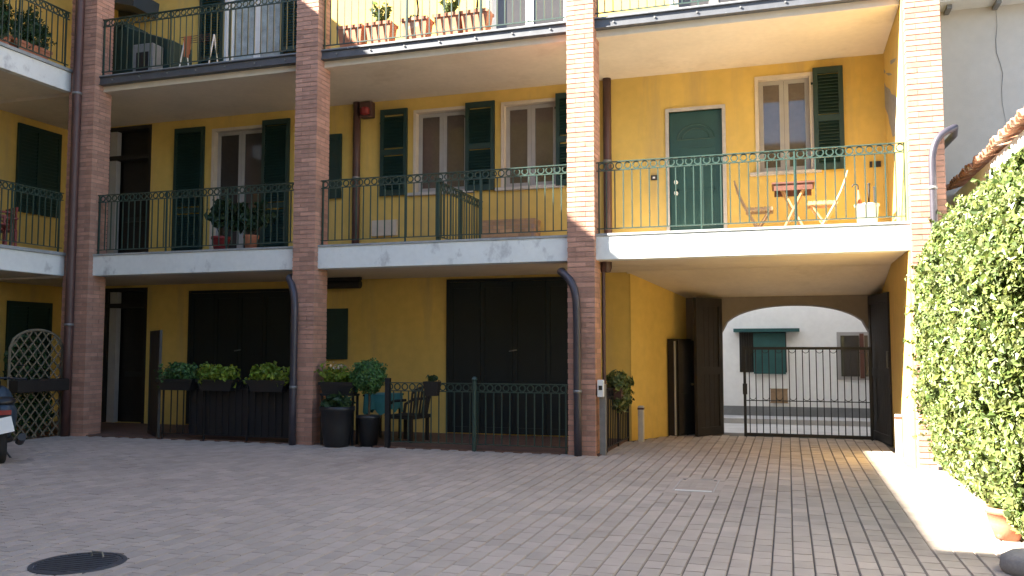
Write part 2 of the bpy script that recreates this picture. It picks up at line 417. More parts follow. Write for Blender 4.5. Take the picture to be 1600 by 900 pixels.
downpipe([(-2.80,YB-.07,z) for z in (3.1,4,5,6.0)], .07, 'brown_metal', brackets=[(-2.80,YB-.07,4.6)])
# ------ windows, shutters, doors
def window(h, m='frame', glass='glass_brown', sill=True, leaves_=2, parent=None):
    x0,x1,z0,z1 = h; y = YB
    fr = MB(); f = .05
    fr.box(x0-.045,x0+.01,y-.02,y+.16,z0,z1+.045).box(x1-.01,x1+.045,y-.02,y+.16,z0,z1+.045).box(x0+.01,x1-.01,y-.02,y+.16,z1-.01,z1+.045).box(x0+.01,x1-.01,y+.09,y+.16,z0,z0+.02)
    o = bp('window', fr, m)
    wdt = (x1-x0-.02)/leaves_
    for i in range(leaves_):
        a = x0+.01+wdt*i; b = a+wdt
        s = MB().box(a+.002,a+f+.02,y+.10,y+.15,z0+.02,z1-.012).box(b-f-.02,b-.002,y+.10,y+.15,z0+.02,z1-.012).box(a+f+.02,b-f-.02,y+.10,y+.15,z0+.02,z0+.09).box(a+f+.02,b-f-.02,y+.10,y+.15,z1-.075,z1-.012)
        bp('sash', s, 'frame_grey' if m != 'white' else 'white', o)
        bp('pane', MB().box(a+f+.015,b-f-.015,y+.118,y+.13,z0+.085,z1-.07), glass, o)
    bp('curtain_wall', MB().box(x0,x1,y+.2,y+.28,z0,z1), 'dark_wood', o)
    if sill: bevel(bp('sill', MB().box(x0-.14,x1+.14,y-.07,y+.09,z0-.055,z0), 'sill', o), .006)
    return o
for k in 'bcd': window(WIN1[k])
window(WIN1['a'], 'frame', 'glass', sill=False)
for h, m, gl_ in ((UP1,'white','glass_pale'),(UP2,'white','glass'),(UP3,'white','glass')): window(h, m, gl_, sill=False)
SL = {}
def shutter(x0, x1, z0, z1, y=YB, solid=False):
    w_ = x1-x0; yy = y-.075
    s = MB(); f = .07
    s.box(x0,x0+f,yy,yy+.045,z0,z1).box(x1-f,x1,yy,yy+.045,z0,z1)
    zs = [z0, (z0+z1)/2-.05, z1-.1] if z1-z0 < 2 else [z0, z0+(z1-z0)*.36, z1-.1]
    for z in zs: s.box(x0+f,x1-f,yy,yy+.045,z,z+.1)
    if solid: s.box(x0+f,x1-f,yy+.012,yy+.03,z0+.1,z1-.1)
    for z in (z0+.2, z1-.25): s.box(x0-.03,x0+.1,yy+.045,yy+.1,z,z+.035)
    o = bp('shutter', s, 'green')
    if solid: return o
    key = round(w_,2)
    if key not in SL:
        Mx = Matrix.Rotation(R(52),3,'X'); SL[key] = MB().cbox((0,0,0), w_-2*f, .074, .008, Mx).mesh('slat','green')
    z = z0+.118
    while z < z1-.10:
        if not any(q-.012 < z < q+.106 for q in zs): link('slat', SL[key], o, ((x0+x1)/2-BO.x, yy+.022-BO.y, z))
        z += .052
    return o
for a in ((.45,.89,4.25,5.86),(-6.98,-6.45,4.24,5.82),(-5.33,-4.79,4.24,5.81),(-3.69,-3.2,4.24,5.83),(-11.46,-10.77,3.42-.24,5.82),(-9.46,-8.87,3.18,5.83),
          (-10.95,-10.40,6.28,8.6),(-9.10,-8.6,6.28,8.6)): shutter(*a)
shutter(-8.1,-7.60,1.3,2.22,solid=True); shutter(-8.30,-7.77,4.25,5.45,solid=True)
def closed_shutters(h, n):
    x0,x1,z0,z1 = h
    o = bp('shutter_door', MB().box(x0-.05,x0,YB-.04,YB+.1,z0,z1+.05).box(x1,x1+.05,YB-.04,YB+.1,z0,z1+.05).box(x0,x1,YB-.04,YB+.1,z1,z1+.05), 'shutter_in_shade')
    wd = (x1-x0)/n
    for i in range(n):
        a = x0+wd*i+.004; b = a+wd-.008
        lf = MB().box(a,a+.07,YB-.03,YB+.02,z0,z1-.004).box(b-.07,b,YB-.03,YB+.02,z0,z1-.004)
        for z in (z0, z0+.8, z1-.11): lf.box(a+.07,b-.07,YB-.03,YB+.02,z,z+.105)
        lf.box(a+.07,b-.07,YB-.008,YB+.01,z0+.1,z1-.1)
        bp('leaf', lf, 'shutter_in_shade', o)
    xm = (x0+x1)/2
    bp('latch', MB().tube([(xm-.06,YB-.05,1.45),(xm+.08,YB-.05,1.47)], .012, 6).tube([(xm,YB-.03,1.46),(xm,YB-.05,1.46)],.012,6), 'galv', o)
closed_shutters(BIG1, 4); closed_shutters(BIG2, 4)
# green entrance door with arched moulding
x0,x1,z0,z1 = DOOR1
d = bp('entrance_door', MB().box(x0,x1,YB+.05,YB+.1,z0,z1), 'door_green')
dm = MB()
xm = (x0+x1)/2
for rr in (.30,.22): dm.tube([(xm+rr*math.cos(t), YB+.047, 4.90+rr*.8*math.sin(t)) for t in [math.pi*i/14 for i in range(15)]], .013, 6)
dm.tube([(xm-.30,YB+.047,4.90),(xm+.30,YB+.047,4.90)], .012, 6)
for z in (3.3,4.05,4.75): dm.box(x0+.12,x1-.12,YB+.04,YB+.052,z,z+.03)
for xx in (x0+.12,x1-.15): dm.box(xx,xx+.03,YB+.04,YB+.052,3.33,4.75)
for i in range(1,4): dm.box(x0+.15+i*.14,x0+.156+i*.14,YB+.044,YB+.052,3.33,4.05)
bp('moulding', dm, 'door_green', d)
for z in (4.18,4.0): bp('door_knob', MB().lathe([(.012,0),(.034,.01),(.036,.03),(.02,.05)], (0,0,0), 14), 'galv', d).location = (0,0,0)
for o, z in zip([c for c in d.children if c.name.startswith('door_knob')], (4.20,4.02)):
    o.data = MB().tube([(x0+.1-BO.x,YB+.05-BO.y,z),(x0+.1-BO.x,YB+.0-BO.y,z)], [.035,.03], 12).mesh('door_knob','white')
bp('door_surround', MB().box(x0-.055,x0,YB-.025,YB+.12,3.12,z1+.055).box(x1,x1+.055,YB-.025,YB+.12,3.12,z1+.055).box(x0,x1,YB-.025,YB+.12,z1,z1+.055), 'sill', d)
# stair doorways of the corner bay; dark panels stand in for the unlit interior
def stair_door(h, transom, name='stair_door'):
    x0,x1,z0,z1 = h
    o = bp(name, MB().box(x0,x0+.07,YB-.01,YB+.2,z0,z1).box(x1-.07,x1,YB-.01,YB+.2,z0,z1).box(x0+.07,x1-.07,YB-.01,YB+.2,z1-.07,z1).box(x0+.07,x1-.07,YB-.01,YB+.2,transom,transom+.09), 'dark_wood')
    bp('post', MB().box(x0+.10,x0+.27,YB+.02,YB+.14,z0,z1-.08), 'frame_grey', o)
    bp('dark_infill', MB().box(x0+.27,x1-.07,YB+.22,YB+.27,z0,z1-.08), 'dark_wood', o)
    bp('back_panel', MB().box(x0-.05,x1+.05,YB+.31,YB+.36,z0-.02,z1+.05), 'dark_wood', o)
    bp('rail_bar', MB().box(x0+.35,x1-.16,YB+.2,YB+.22,z0+.9,z0+1.0), 'dark_iron', o)
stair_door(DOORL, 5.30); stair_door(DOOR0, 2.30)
for h in (BIG1, BIG2): bp('back_panel', MB().box(h[0]-.05,h[1]+.05,YB+.31,YB+.36,h[2]-.05,h[3]+.05), 'dark_wood')
a, b = pY(511,433,13.6), pY(563,445,13.6)
bp('rolled_blind', MB().tube([(a.x-.5,13.6,2.62),(b.x,13.6,2.62)], .075, 12).box(a.x-.5,b.x+.01,13.56,13.64,2.69,2.744), 'dark_wood')
bp('downpipe', MB().tube([(-2.535,12.34,0),(-2.535,12.34,2.744)], .028, 8).lathe([(.07,2.60),(.09,2.66),(.09,2.744)], (-2.50,12.34,0), 10), 'brown_metal')
# small fittings on the back wall
bx = bp('alarm_box', MB().box(-7.36,-7.11,YB-.16,YB-.002,5.69,5.98), 'brown_metal'); bevel(bx,.02)
bp('lamp_lens', MB().lathe([(.03,0),(.085,.02),(.09,.1),(.07,.14)], (-7.235,YB-.17,5.72), 14), 'red', bx)
bp('switch_plate', MB().box(-2.09,-1.99,YB-.02,YB-.001,4.25,4.33), 'dark_iron'); bp('bell_button', MB().box(-2.06,-2.02,YB-.026,YB-.019,4.275,4.305), 'white')
bp('switch_plate', MB().box(1.24,1.28,YB-.02,YB-.001,4.25,4.34).box(1.30,1.40,YB-.02,YB-.001,4.25,4.34), 'dark_iron')
bp('wall_vent', MB().box(-7.13,-6.64,YB-.07,YB-.001,3.52,3.80), 'frame')
# bare plaster where the yellow coat has peeled from the end wall
def patch(pts, name, m, f, off):
    return bp(name, MB().prism([f(x,y) for x,y in pts], off), m)
XW = 1.4865
for pts in ([(1377.5,127),(1381,126),(1384,135),(1390,139),(1393,147),(1398,149),(1404,155),(1405,160),(1401,165),(1400,180),(1401,197),(1399,212),(1395,214),(1393,203),(1390,193),(1388,180),(1384,170),(1381,158),(1378,150)],
            [(1376,104),(1380,106),(1384,112),(1381,116),(1377,112)], [(1384,114),(1391,114),(1394,117),(1388,118)], [(1377,77),(1383,78),(1381,82),(1377,82)], [(1391,95),(1396,92),(1400,91),(1398,96),(1392,101)]):
    patch(pts, 'bare_plaster', 'plaster', lambda x,y: pX(x,y,XW), (-.003,0,0))

# ------------------------------------------------------------------ railings
SP = .1225
BARM = {}
def bar_mesh(h, m, r=.0075):
    k = (round(h,3), m, r)
    if k not in BARM: BARM[k] = MB().box(-r,r,-r,r,0,h).mesh('bar', m)
    return BARM[k]
def ring_mesh(m):
    k = ('ring', m)
    if k not in BARM:
        q = MB(); n = 14; rr = .046; t = .008
        vs = []; fs = []
        for i in range(n):
            a = 2*math.pi*i/n; c, s = math.cos(a), math.sin(a)
            for dr, dy in ((-t,-.008),(t,-.008),(t,.008),(-t,.008)): vs.append(((rr+dr)*c, dy, (rr+dr)*s))
        for i in range(n):
            j = (i+1) % n
            for k2 in range(4): fs.append((i*4+k2, j*4+k2, j*4+(k2+1)%4, i*4+(k2+1)%4))
        BARM[k] = q.add(vs, fs).mesh('ring', m)
    return BARM[k]
def railing(name, p0, p1, z, h=1.04, parent=None, m='rail', bottom=.07, posts=(), origin=Vector((0,0,0)), foot=0.0):
    p0 = Vector((*p0,0)); p1 = Vector((*p1,0)); Ln = (p1-p0).length; ang = math.atan2(p1.y-p0.y, p1.x-p0.x)
    q = MB().box(0,Ln,-.022,.022,h-.014,h).box(0,Ln,-.012,.012,h-.135,h-.121).box(0,Ln,-.012,.012,bottom,bottom+.014)
    for t in posts: q.box(t*Ln-.011,t*Ln+.011,-.013,.013,-foot,h-.0142)
    o = q.build(name, m, parent, p0+Vector((0,0,z))-origin, ang)
    n = max(1, int(Ln/SP)); s0 = (Ln-(n-1)*SP)/2
    bm_ = bar_mesh(h-.135-bottom-.014, m)
    for i in range(n):
        link('ring', ring_mesh(m), o, (s0+i*SP,0,h-.0675))
        if i < n-1: link('bar', bm_, o, (s0+i*SP+SP/2,0,bottom+.014))
    return o
YR = 12.06
for i in range(3):
    a, b = PIL[i][1]-.01, PIL[i+1][0]+.01
    railing('railing', (a,YR), (b,YR), 3.118, 1.04, B, posts=(0.01,.36,.66,.99), origin=BO)
    railing('railing', (a,YR-.02), (b,YR-.02), 6.262, 1.02, B, posts=(0.01,.36,.66,.99), origin=BO)
# divider across the middle balcony, with its thick posts
dv = railing('divider_railing', (-5.03,YR+.03), (-5.03,YB-.02), 3.118, .93, B, 'rail', posts=(.02,.48,.98), origin=BO)
bp('gate_post', MB().box(-5.06,-5.0,YR+.02,YR+.08,3.1,4.09), 'rail'); bp('gate_post', MB().box(-5.055,-5.005,13.03,13.08,3.1,4.07), 'rail')

# ------------------------------------------------------------------ left wing of the courtyard
XL = -11.9
LW = empty('apartment_wing', (-12,8,0)); LO = Vector((-12,8,0))
tag(LW, 'side wing in shade meeting the corner brick pillar, white balcony fascias above a lattice trellis', 'building')
def lp(name, mb, m, parent=None, **k):
    mb.v = [(x-LO.x, y-LO.y, z-LO.z) for x,y,z in mb.v]; return mb.build(name, m, parent or LW, **k)
lp('wall', MB().box(-14.6,-14.12,-6,14.09,-.02,10.9), 'yellow')
lp('wall', MB().prism([(-14.602,-5.9,-.02),(-17.5,-5.9,-.02),(-17.5,-5.9,11.7),(-14.602,-5.9,11.0)],(0,22.8,0)), 'yellow')
lp('roof', MB().prism([(-11.3,-6,10.28),(-18,-6,11.9),(-18,-6,12.1),(-11.3,-6,10.42)], (0,23,0)), 'tile')
for zz in (2.746, 5.98):
    lp('balcony_slab', MB().box(-14.13,XL-.14,-.4,11.87,zz,zz+.37), 'soffit')
    f = lp('fascia', MB().box(XL-.139,XL,-.4,11.865,zz-.002,zz+.345), 'fascia'); bevel(f,.008)
    lp('edge_strip', MB().box(XL-.18,XL+.03,-.4,11.86,zz+.346,zz+.40), 'edge_stone', f)
for zz, hh in ((3.15,1.04),(6.385,1.02)):
    railing('railing', (XL-.06,11.84), (XL-.06,8.4), zz, hh, LW, posts=(.02,.3,.6,.99), origin=LO)
lp('pillar', MB().box(-12.2,-11.8,7.4,7.8,0,10.2), 'brick')
# dark shuttered openings on its wall
for (y0,y1,z0,z1) in ((12.80,13.83,4.13,5.85),(12.72,13.75,.9,2.40),(9.8,10.9,4.1,5.8),(9.8,10.9,.9,2.4)):
    o = lp('shutter', MB().box(-14.10,-14.05,y0,y0+.07,z0,z1).box(-14.10,-14.05,y1-.07,y1,z0,z1).box(-14.10,-14.05,y0+.07,y1-.07,z0,z0+.1).box(-14.10,-14.05,y0+.07,y1-.07,z1-.1,z1).box(-14.095,-14.075,y0+.07,y1-.07,z0+.1,z1-.1).box(-14.10,-14.05,(y0+y1)/2-.06,(y0+y1)/2+.06,z0+.1,z1-.1), 'green')
    z = z0+.14
    while z < z1-.12:
        q = lp('slat', MB().box(-14.072,-14.056,y0+.075,(y0+y1)/2-.065,z,z+.028).box(-14.072,-14.056,(y0+y1)/2+.065,y1-.075,z,z+.028), 'green', o); z += .07
# rear wing inferred from its shadow; unseen block behind camera added to cut sky light
RW = MB().box(-14.0,-7.6,-12,.5,-.02,10.2).box(-7.599,9,-16,-7,-.02,9.6).build('apartment_wing', 'yellow'); tag(RW, 'unseen rear wing beyond the scooter, with an added block to cut sky light', 'building')
MB().prism([(-18,.85,10.28),(-18,-6,12.2),(-18,-6,12.4),(-18,.85,10.42)], (10.8,0,0)).build('roof','tile',RW)

# ------------------------------------------------------------------ neighbour with the cracked gable
NB = empty('neighbour_house', (4,14.6,0)); NO = Vector((4,14.6,0)); tag(NB, 'pale grey rendered house wall with a long crack and a gutter under its eave', 'building')
def np_(name, mb, m, parent=None, **k):
    mb.v = [(x-NO.x, y-NO.y, z-NO.z) for x,y,z in mb.v]; return mb.build(name, m, parent or NB, **k)
np_('wall', MB().box(1.93,9,14.5,18,-.02,6.78), 'grey_wall')
rf = np_('roof', MB().prism([(1.93,14.05,6.80),(1.93,18,8.0),(1.93,18,8.12),(1.93,14.05,6.92)], (7.1,0,0)), 'tile')
gt = MB()
prof = [(math.cos(a)*.075, math.sin(a)*.075) for a in [math.pi+math.pi*i/8 for i in range(9)]]
for (a,b),(c,d_) in zip(prof,prof[1:]):
    gt.add([(1.93,13.99+a,6.83+b),(9,13.99+a,6.83+b),(9,13.99+c,6.83+d_),(1.93,13.99+c,6.83+d_)], [(0,1,2,3)])
np_('gutter', gt, 'galv', rf)
np_('eave_board', MB().box(1.93,9,14.07,14.499,6.70,6.785), 'white')
for px in (1482,1559): 
    q = pY(px,15,14.3); np_('rafter_end', MB().box(q.x-.035,q.x+.035,14.2,14.498,6.64,6.699), 'galv')
cp = [pY(x,y,14.494) for x,y in ((1556,15),(1558,40),(1556,62),(1557,82),(1563,100),(1567,115),(1565,140),(1566,160),(1570,182),(1575,205))]
np_('crack', MB().tube(cp, [.002,.003,.004,.005,.004,.004,.003,.003,.002,.001], 4), 'plinth')

# ------------------------------------------------------------------ white house across the street
WH = empty('white_house', (0,19,0)); WO = Vector((0,19,0)); tag(WH, 'white house across the street with a grey plinth, seen through the arch', 'building')
def wp(name, mb, m, parent=None, **k):
    mb.v = [(x-WO.x, y-WO.y, z-WO.z) for x,y,z in mb.v]; return mb.build(name, m, parent or WH, **k)
YW = 18.9
def qW(x, y): return pY(x, y, YW)
wp('wall', MB().box(-12,14,YW,YW+4,-.02,6.2), 'house_white')
wp('plinth', MB().box(-12,14,YW-.04,YW+.01,-.02,qW(1200,635).z), 'plinth')
wp('pavement', MB().box(-12,14,YW-.9,YW-.041,-.02,.10), 'street')
a, b = qW(1155,519), qW(1228,582)
o = wp('window', MB().box(a.x,b.x+.02,YW-.02,YW+.02,b.z,a.z), 'dark_iron')
for i in range(5): 
    x = a.x+.03+i*.05; wp('bar', MB().box(x,x+.012,YW-.05,YW-.02,b.z,a.z), 'dark_iron', o)
c = qW(1177,519)
wp('roller_blind', MB().box(c.x,b.x+.0,YW-.10,YW-.03,b.z-.03,a.z-.02), 'teal', o)
l, r_ = qW(1147,517), qW(1249,517)
wp('canopy', MB().box(l.x,r_.x,YW-.25,YW-.001,a.z,a.z+.07), 'teal', o)
a, b = qW(1307,519), qW(1380,594)
o = wp('window', MB().box(a.x,b.x,YW-.03,YW+.02,b.z,a.z), 'frame_grey')
wp('pane', MB().box(a.x+.07,a.x+.42,YW-.04,YW-.029,b.z+.07,a.z-.07), 'glass', o)
wp('pane', MB().box(a.x+.52,b.x-.07,YW-.04,YW-.029,b.z+.07,a.z-.07), 'glass_brown', o)
wp('mullion', MB().box(a.x+.43,a.x+.51,YW-.05,YW-.029,b.z+.03,a.z-.03), 'wood_red', o)
a, b = qW(1204,608), qW(1231,629)
o = wp('meter_hatch', MB().box(a.x,b.x,YW-.03,YW+.01,b.z,a.z), 'wood_dry')
wp('hatch_rim', MB().box(a.x-.015,b.x+.015,YW-.036,YW-.02,a.z,a.z+.015).box(a.x-.015,b.x+.015,YW-.036,YW-.02,b.z-.015,b.z), 'wood_dry', o)

# ------------------------------------------------------------------ boundary wall with tile coping on the right
BW = empty('boundary_wall', (2.6,8,0)); WB = Vector((2.6,8,0)); tag(BW, 'sunlit white boundary wall with clay tile coping rising behind the hedge', 'wall')
def bwp(name, mb, m, parent=None, **k):
    mb.v = [(x-WB.x, y-WB.y, z-WB.z) for x,y,z in mb.v]; return mb.build(name, m, parent or BW, **k)
wl = bwp('wall', MB().box(2.46,2.75,3.0,14.49,-.02,3.84), 'white')
bwp('ledge', MB().box(2.40,2.46,3.0,14.49,3.42,3.50), 'white', wl)
tl = MB(); n = 8; Lt = .42
for i in range(n):
    a0, a1 = math.pi*i/n, math.pi*(i+1)/n
    for r0_, r1_, flip in ((.085,.07,0),(.070,.055,1)):
        tl.add([(0,r0_*math.cos(a0),r0_*math.sin(a0)),(0,r0_*math.cos(a1),r0_*math.sin(a1)),(Lt,r1_*math.cos(a1),r1_*math.sin(a1)),(Lt,r1_*math.cos(a0),r1_*math.sin(a0))], [(0,1,2,3)])
    tl.add([(0,.085*math.cos(a0),.085*math.sin(a0)),(0,.085*math.cos(a1),.085*math.sin(a1)),(0,.07*math.cos(a1),.07*math.sin(a1)),(0,.07*math.cos(a0),.07*math.sin(a0))], [(0,1,2,3)])
tme = tl.mesh('roof_tile', 'tile')
y = 5.0
while y < 14.4:
    t = link('roof_tile', tme, wl, (2.33+random.uniform(-.025,.02)-WB.x, y-WB.y, 3.85+random.uniform(-.01,.015)))
    t.rotation_euler = (0, R(-14+random.uniform(-3,3)), R(random.uniform(-4,4)))
    y += .168
# ------------------------------------------------------------------ hedge
HG = empty('hedge', (1.9,9,0)); HO = Vector((1.9,9,0)); tag(HG, 'tall sunlit climbing hedge of small glossy leaves along the boundary wall', 'hedge')
def hsurf(y, z):
    prof = [(0,1.72),(.25,1.60),(.8,1.50),(1.5,1.40),(2.2,1.44),(2.7,1.62),(3.1,1.90),(3.35,2.2)]
    for (a,b),(c,d_) in zip(prof,prof[1:]):
        if a <= z <= c: x = b+(d_-b)*(z-a)/(c-a); break
    else: x = 2.3
    v = Vector((0,y,z))
    return x + .13*noise.noise(v*.9+Vector((3,0,0))) + .075*noise.noise(v*2.6) + .04*noise.noise(v*6)
pts = []
while len(pts) < 100000:
    y = random.uniform(6.9,11.78); z = 3.38*random.random()**.92
    end = max(0, (y-11.25)/.53); near = max(0,(7.5-y)/.6)
    if z > 3.3-.35*end+.12*noise.noise(Vector((0,y*2,9))): continue
    low = .12+.14*noise.noise(Vector((0,y*1.5,4)))
    if z < low: continue
    x = hsurf(y,z)+.22*end*end+.3*near*near
    depth = abs(random.gauss(0,.11))
    if noise.noise(Vector((1.7,y*3.5,z*3.5))) > .40 and depth < .07: continue
    pts.append((Vector((x+depth, y, z)), (-1, -.25, .35)))
for _ in range(260):                 # loose shoots
    y = random.uniform(7.2,11.7); z = random.uniform(.4,3.2); d_ = Vector((random.uniform(-1,-.3), random.uniform(-.6,.4), random.uniform(-.4,.9))).normalized()
    L_ = random.uniform(.05,.22); s0 = Vector((hsurf(y,z),y,z))
    for k in range(int(L_/.022)): pts.append((s0+d_*(.022*k)+Vector((random.gauss(0,.012),)*3), d_))
leaves('foliage', 'leaf', HG, [(p-HO, n_) for p, n_ in pts], .045, tint=(.4,1.35), droop=.6)
tm = MB()
for i in range(46):
    y = random.uniform(7,11.6); p = Vector((random.uniform(1.75,2.2),y,0)); path = [p]
    for k in range(7):
        p = p+Vector((random.uniform(-.08,.05), random.uniform(-.16,.16), random.uniform(.3,.52))); path.append(p.copy())
    tm.tube([q-HO for q in path if q.z < 2.7], .011, 5)
tm.build('stem', 'twig', HG)
# ------------------------------------------------------------------ iron street gate in the passage
GT = empty('iron_gate', (.27,15.3,0)); tag(GT, 'black iron bar gate closing the passage before the street arch', 'gate')
gx0, gx1 = -1.01, 1.02
MB().box(gx0,gx0+.045,-.022,.022,0,1.52).box(gx1-.045,gx1,-.022,.022,0,1.52).box(gx0+.045,gx1-.045,-.02,.02,1.475,1.52).box(gx0+.045,gx1-.045,-.02,.02,.02,.075).box(gx0+.045,gx1-.045,-.01,.01,.61,.625).build('frame','dark_iron',GT)
bm_ = bar_mesh(1.40,'dark_iron',.008)
cur = MB()
for k in range(9):
    a0 = math.pi+math.pi*k/9; a1 = math.pi+math.pi*(k+1)/9
    for rr in (.05,): cur.cbox((rr*math.cos((a0+a1)/2),0,rr*math.sin((a0+a1)/2)), .021,.012,.009, Matrix.Rotation(-((a0+a1)/2+math.pi/2),3,'Y'))
cme = cur.mesh('scroll','dark_iron')
nb = 18
for i in range(nb):
    x = gx0+.045+(gx1-gx0-.09)*(i+.5)/nb
    link('bar', bm_, GT, (x,0,.075))
    if i % 2 == 0 and i < nb-1:
        link('scroll', cme, GT, (x+.053,0,1.47)); link('scroll', cme, GT, (x+.053,0,.68))
MB().box(gx0-.01,gx0+.06,-.05,.05,.72,.90).build('lock','dark_iron',GT)
# timber gate leaves folded open
def gate_leaf(p0, p1, ztop, label):
    p0 = Vector((*p0,0)); p1 = Vector((*p1,0)); L_ = (p1-p0).length
    o = empty('gate_leaf', p0, math.atan2(p1.y-p0.y,p1.x-p0.x)); tag(o, label, 'gate')
    MB().box(0,.1,-.03,.03,.02,ztop).box(L_-.1,L_,-.03,.03,.02,ztop).box(.1,L_-.1,-.03,.03,.02,.16).box(.1,L_-.1,-.03,.03,1.05,1.18).box(.1,L_-.1,-.03,.03,ztop-.14,ztop).build('frame','dark_wood',o)
    k = max(2,int((L_-.2)/.12)); wd = (L_-.2)/k
    for i in range(k): MB().box(.1+wd*i+.003,.1+wd*(i+1)-.003,-.012,.012,.16,ztop-.14).build('plank','dark_wood',o)
    MB().tube([(L_-.05,-.05,1.2),(L_-.05,-.05,1.45)],.012,6).tube([(L_-.05,-.05,1.2),(L_-.05,-.0,1.2)],.01,6).tube([(L_-.05,-.05,1.45),(L_-.05,-.0,1.45)],.01,6).build('handle','galv',o)
    return o
gate_leaf((-1.12,15.56),(-1.50,14.92),2.36,'dark timber gate leaf folded open beside the meter cupboard')
gate_leaf((1.31,15.56),(1.49,14.35),2.36,'dark timber gate leaf folded open against the passage wall beside the iron gate')
# meter cupboard on the splayed wall
mc = empty('meter_cupboard', (-1.98,15.02,0), math.atan2(1.51,.73)); tag(mc, 'dark glazed meter cupboard with door ajar on the yellow passage wall', 'cupboard')
MB().box(0,.06,-.16,.0,0,1.66).box(.44,.5,-.16,.0,0,1.66).box(.06,.44,-.16,.0,1.6,1.66).box(.06,.44,-.16,0,0,.06).box(.06,.44,-.03,0,.06,1.6).build('case','dark_wood',mc)
dr = MB().box(0,.05,-.02,.02,0,1.6).box(.36,.41,-.02,.02,0,1.6).box(.05,.36,-.02,.02,1.5,1.6).box(.05,.36,-.02,.02,.0,.7).build('door','dark_wood',mc,(.04,-.17,.03),R(-8))
MB().box(.05,.36,-.006,.006,.7,1.5).build('pane','glass',dr); MB().tube([(.34,-.02,.85),(.34,-.05,.85)],.02,8).build('knob','brass',dr)
MB().box(-.035,-.01,-.17,-.15,.03,1.62).build('edge_trim','frame_grey',mc)
# stone guard posts at the passage corners
for (x,y_,lb) in ((-2.27,13.95,'short pale guard post at the foot of the yellow passage corner'),(1.44,13.22,'short pale guard post at the sunlit foot of the passage end wall')):
    o = MB().box(-.045,.045,-.05,.05,-.01,.58).build('guard_post','sill',None,(x,y_,0)); bevel(o,.012); tag(o,lb,'post',)
    MB().box(-.049,.049,-.054,.054,.52,.55).build('band','brown_metal',o)
# ------------------------------------------------------------------ ground floor fences
def fence(p0, p1, z, h, label, posts, m='rail', foot=.03):
    o = railing('iron_fence', p0, p1, z, h, None, m, posts=posts, foot=foot); return tag(o, label, 'fence')
f2 = fence((-5.80,11.95),(-2.975,11.95),.03,.96,'dark green ring topped iron fence before the closed shutter doors',(.99,))
MB().tube([(-4.355+5.80,-.07,-.03),(-4.355+5.80,-.07,1.0)],.032,10).lathe([(.036,1.0),(.045,1.02),(.03,1.05),(.005,1.06)],(1.445,-.07,0),10).build('post','rail',f2)
MB().box(.0,.07,-.04,.03,-.03,1.02).build('post','dark_iron',f2)
f1 = fence((-9.86,11.95),(-7.42,11.95),.03,.94,'dark iron fence carrying three flower boxes',(.01,.34,.67,.99),'dark_iron')
MB().box(.52,2.40,.02,.03,.08,.90).build('dark_panel','dark_iron',f1)  # plain dark sheet behind the fence bars
gl = empty('gate_leaf', (-9.90,11.93,0), R(139)); tag(gl,'tall dark sheet metal gate leaf standing open before the stair doorway','gate')
MB().box(0,.04,-.02,.02,.03,1.80).box(.96,1.0,-.02,.02,.03,1.80).box(.04,.96,-.02,.02,1.76,1.80).box(.04,.96,-.02,.02,.03,.08).build('frame','dark_iron',gl)
for i in range(6): MB().box(.04+i*.1533,.04+(i+1)*.1533-.004,-.008,.008,.08,1.76).build('panel','dark_iron',gl)
sf = fence((-2.50,12.30),(-2.47,13.95),.0,.92,'narrow dark iron fence running back from the brick pillar with the grey post',(.02,.5,.98),'dark_iron',.0)
# grey post with entry device
gp = empty('entry_post', (-2.485,12.0,0)); tag(gp,'slim grey metal entry post with a pale device beside the brick pillar','post')
bevel(MB().box(-.045,.045,-.04,.04,-.01,1.0).build('post','galv',gp),.006)
bevel(MB().box(-.06,.03,-.10,-.041,.82,1.06).build('device','white',gp),.01)
MB().box(-.04,.01,-.106,-.099,.92,.98).build('screen','glass',gp)

# ------------------------------------------------------------------ potted plants
def trough(parent, L_, W_, H_, m, z=0, taper=.82):
    a, b, c, d = L_/2, W_/2, L_/2*taper, W_/2*taper; t = .018
    vs = [(-c,-d,z),(c,-d,z),(c,d,z),(-c,d,z),(-a,-b,z+H_),(a,-b,z+H_),(a,b,z+H_),(-a,b,z+H_),
          (-a+t,-b+t,z+H_),(a-t,-b+t,z+H_),(a-t,b-t,z+H_),(-a+t,b-t,z+H_),(-a+t,-b+t,z+H_-.03),(a-t,-b+t,z+H_-.03),(a-t,b-t,z+H_-.03),(-a+t,b-t,z+H_-.03)]
    fs = [(0,3,2,1),(0,1,5,4),(1,2,6,5),(2,3,7,6),(3,0,4,7),(4,5,9,8),(5,6,10,9),(6,7,11,10),(7,4,8,11),(8,9,13,12),(9,10,14,13),(10,11,15,14),(11,8,12,15)]
    o = MB().add(vs,fs).box(-a-.012,a+.012,-b-.012,-b,z+H_-.05,z+H_).box(-a-.012,a+.012,b,b+.012,z+H_-.05,z+H_).build('trough',m,parent)
    MB().add([(-a+t,-b+t,z+H_-.028),(a-t,-b+t,z+H_-.028),(a-t,b-t,z+H_-.028),(-a+t,b-t,z+H_-.028)],[(0,1,2,3)]).build('soil','soil',parent)
    return o
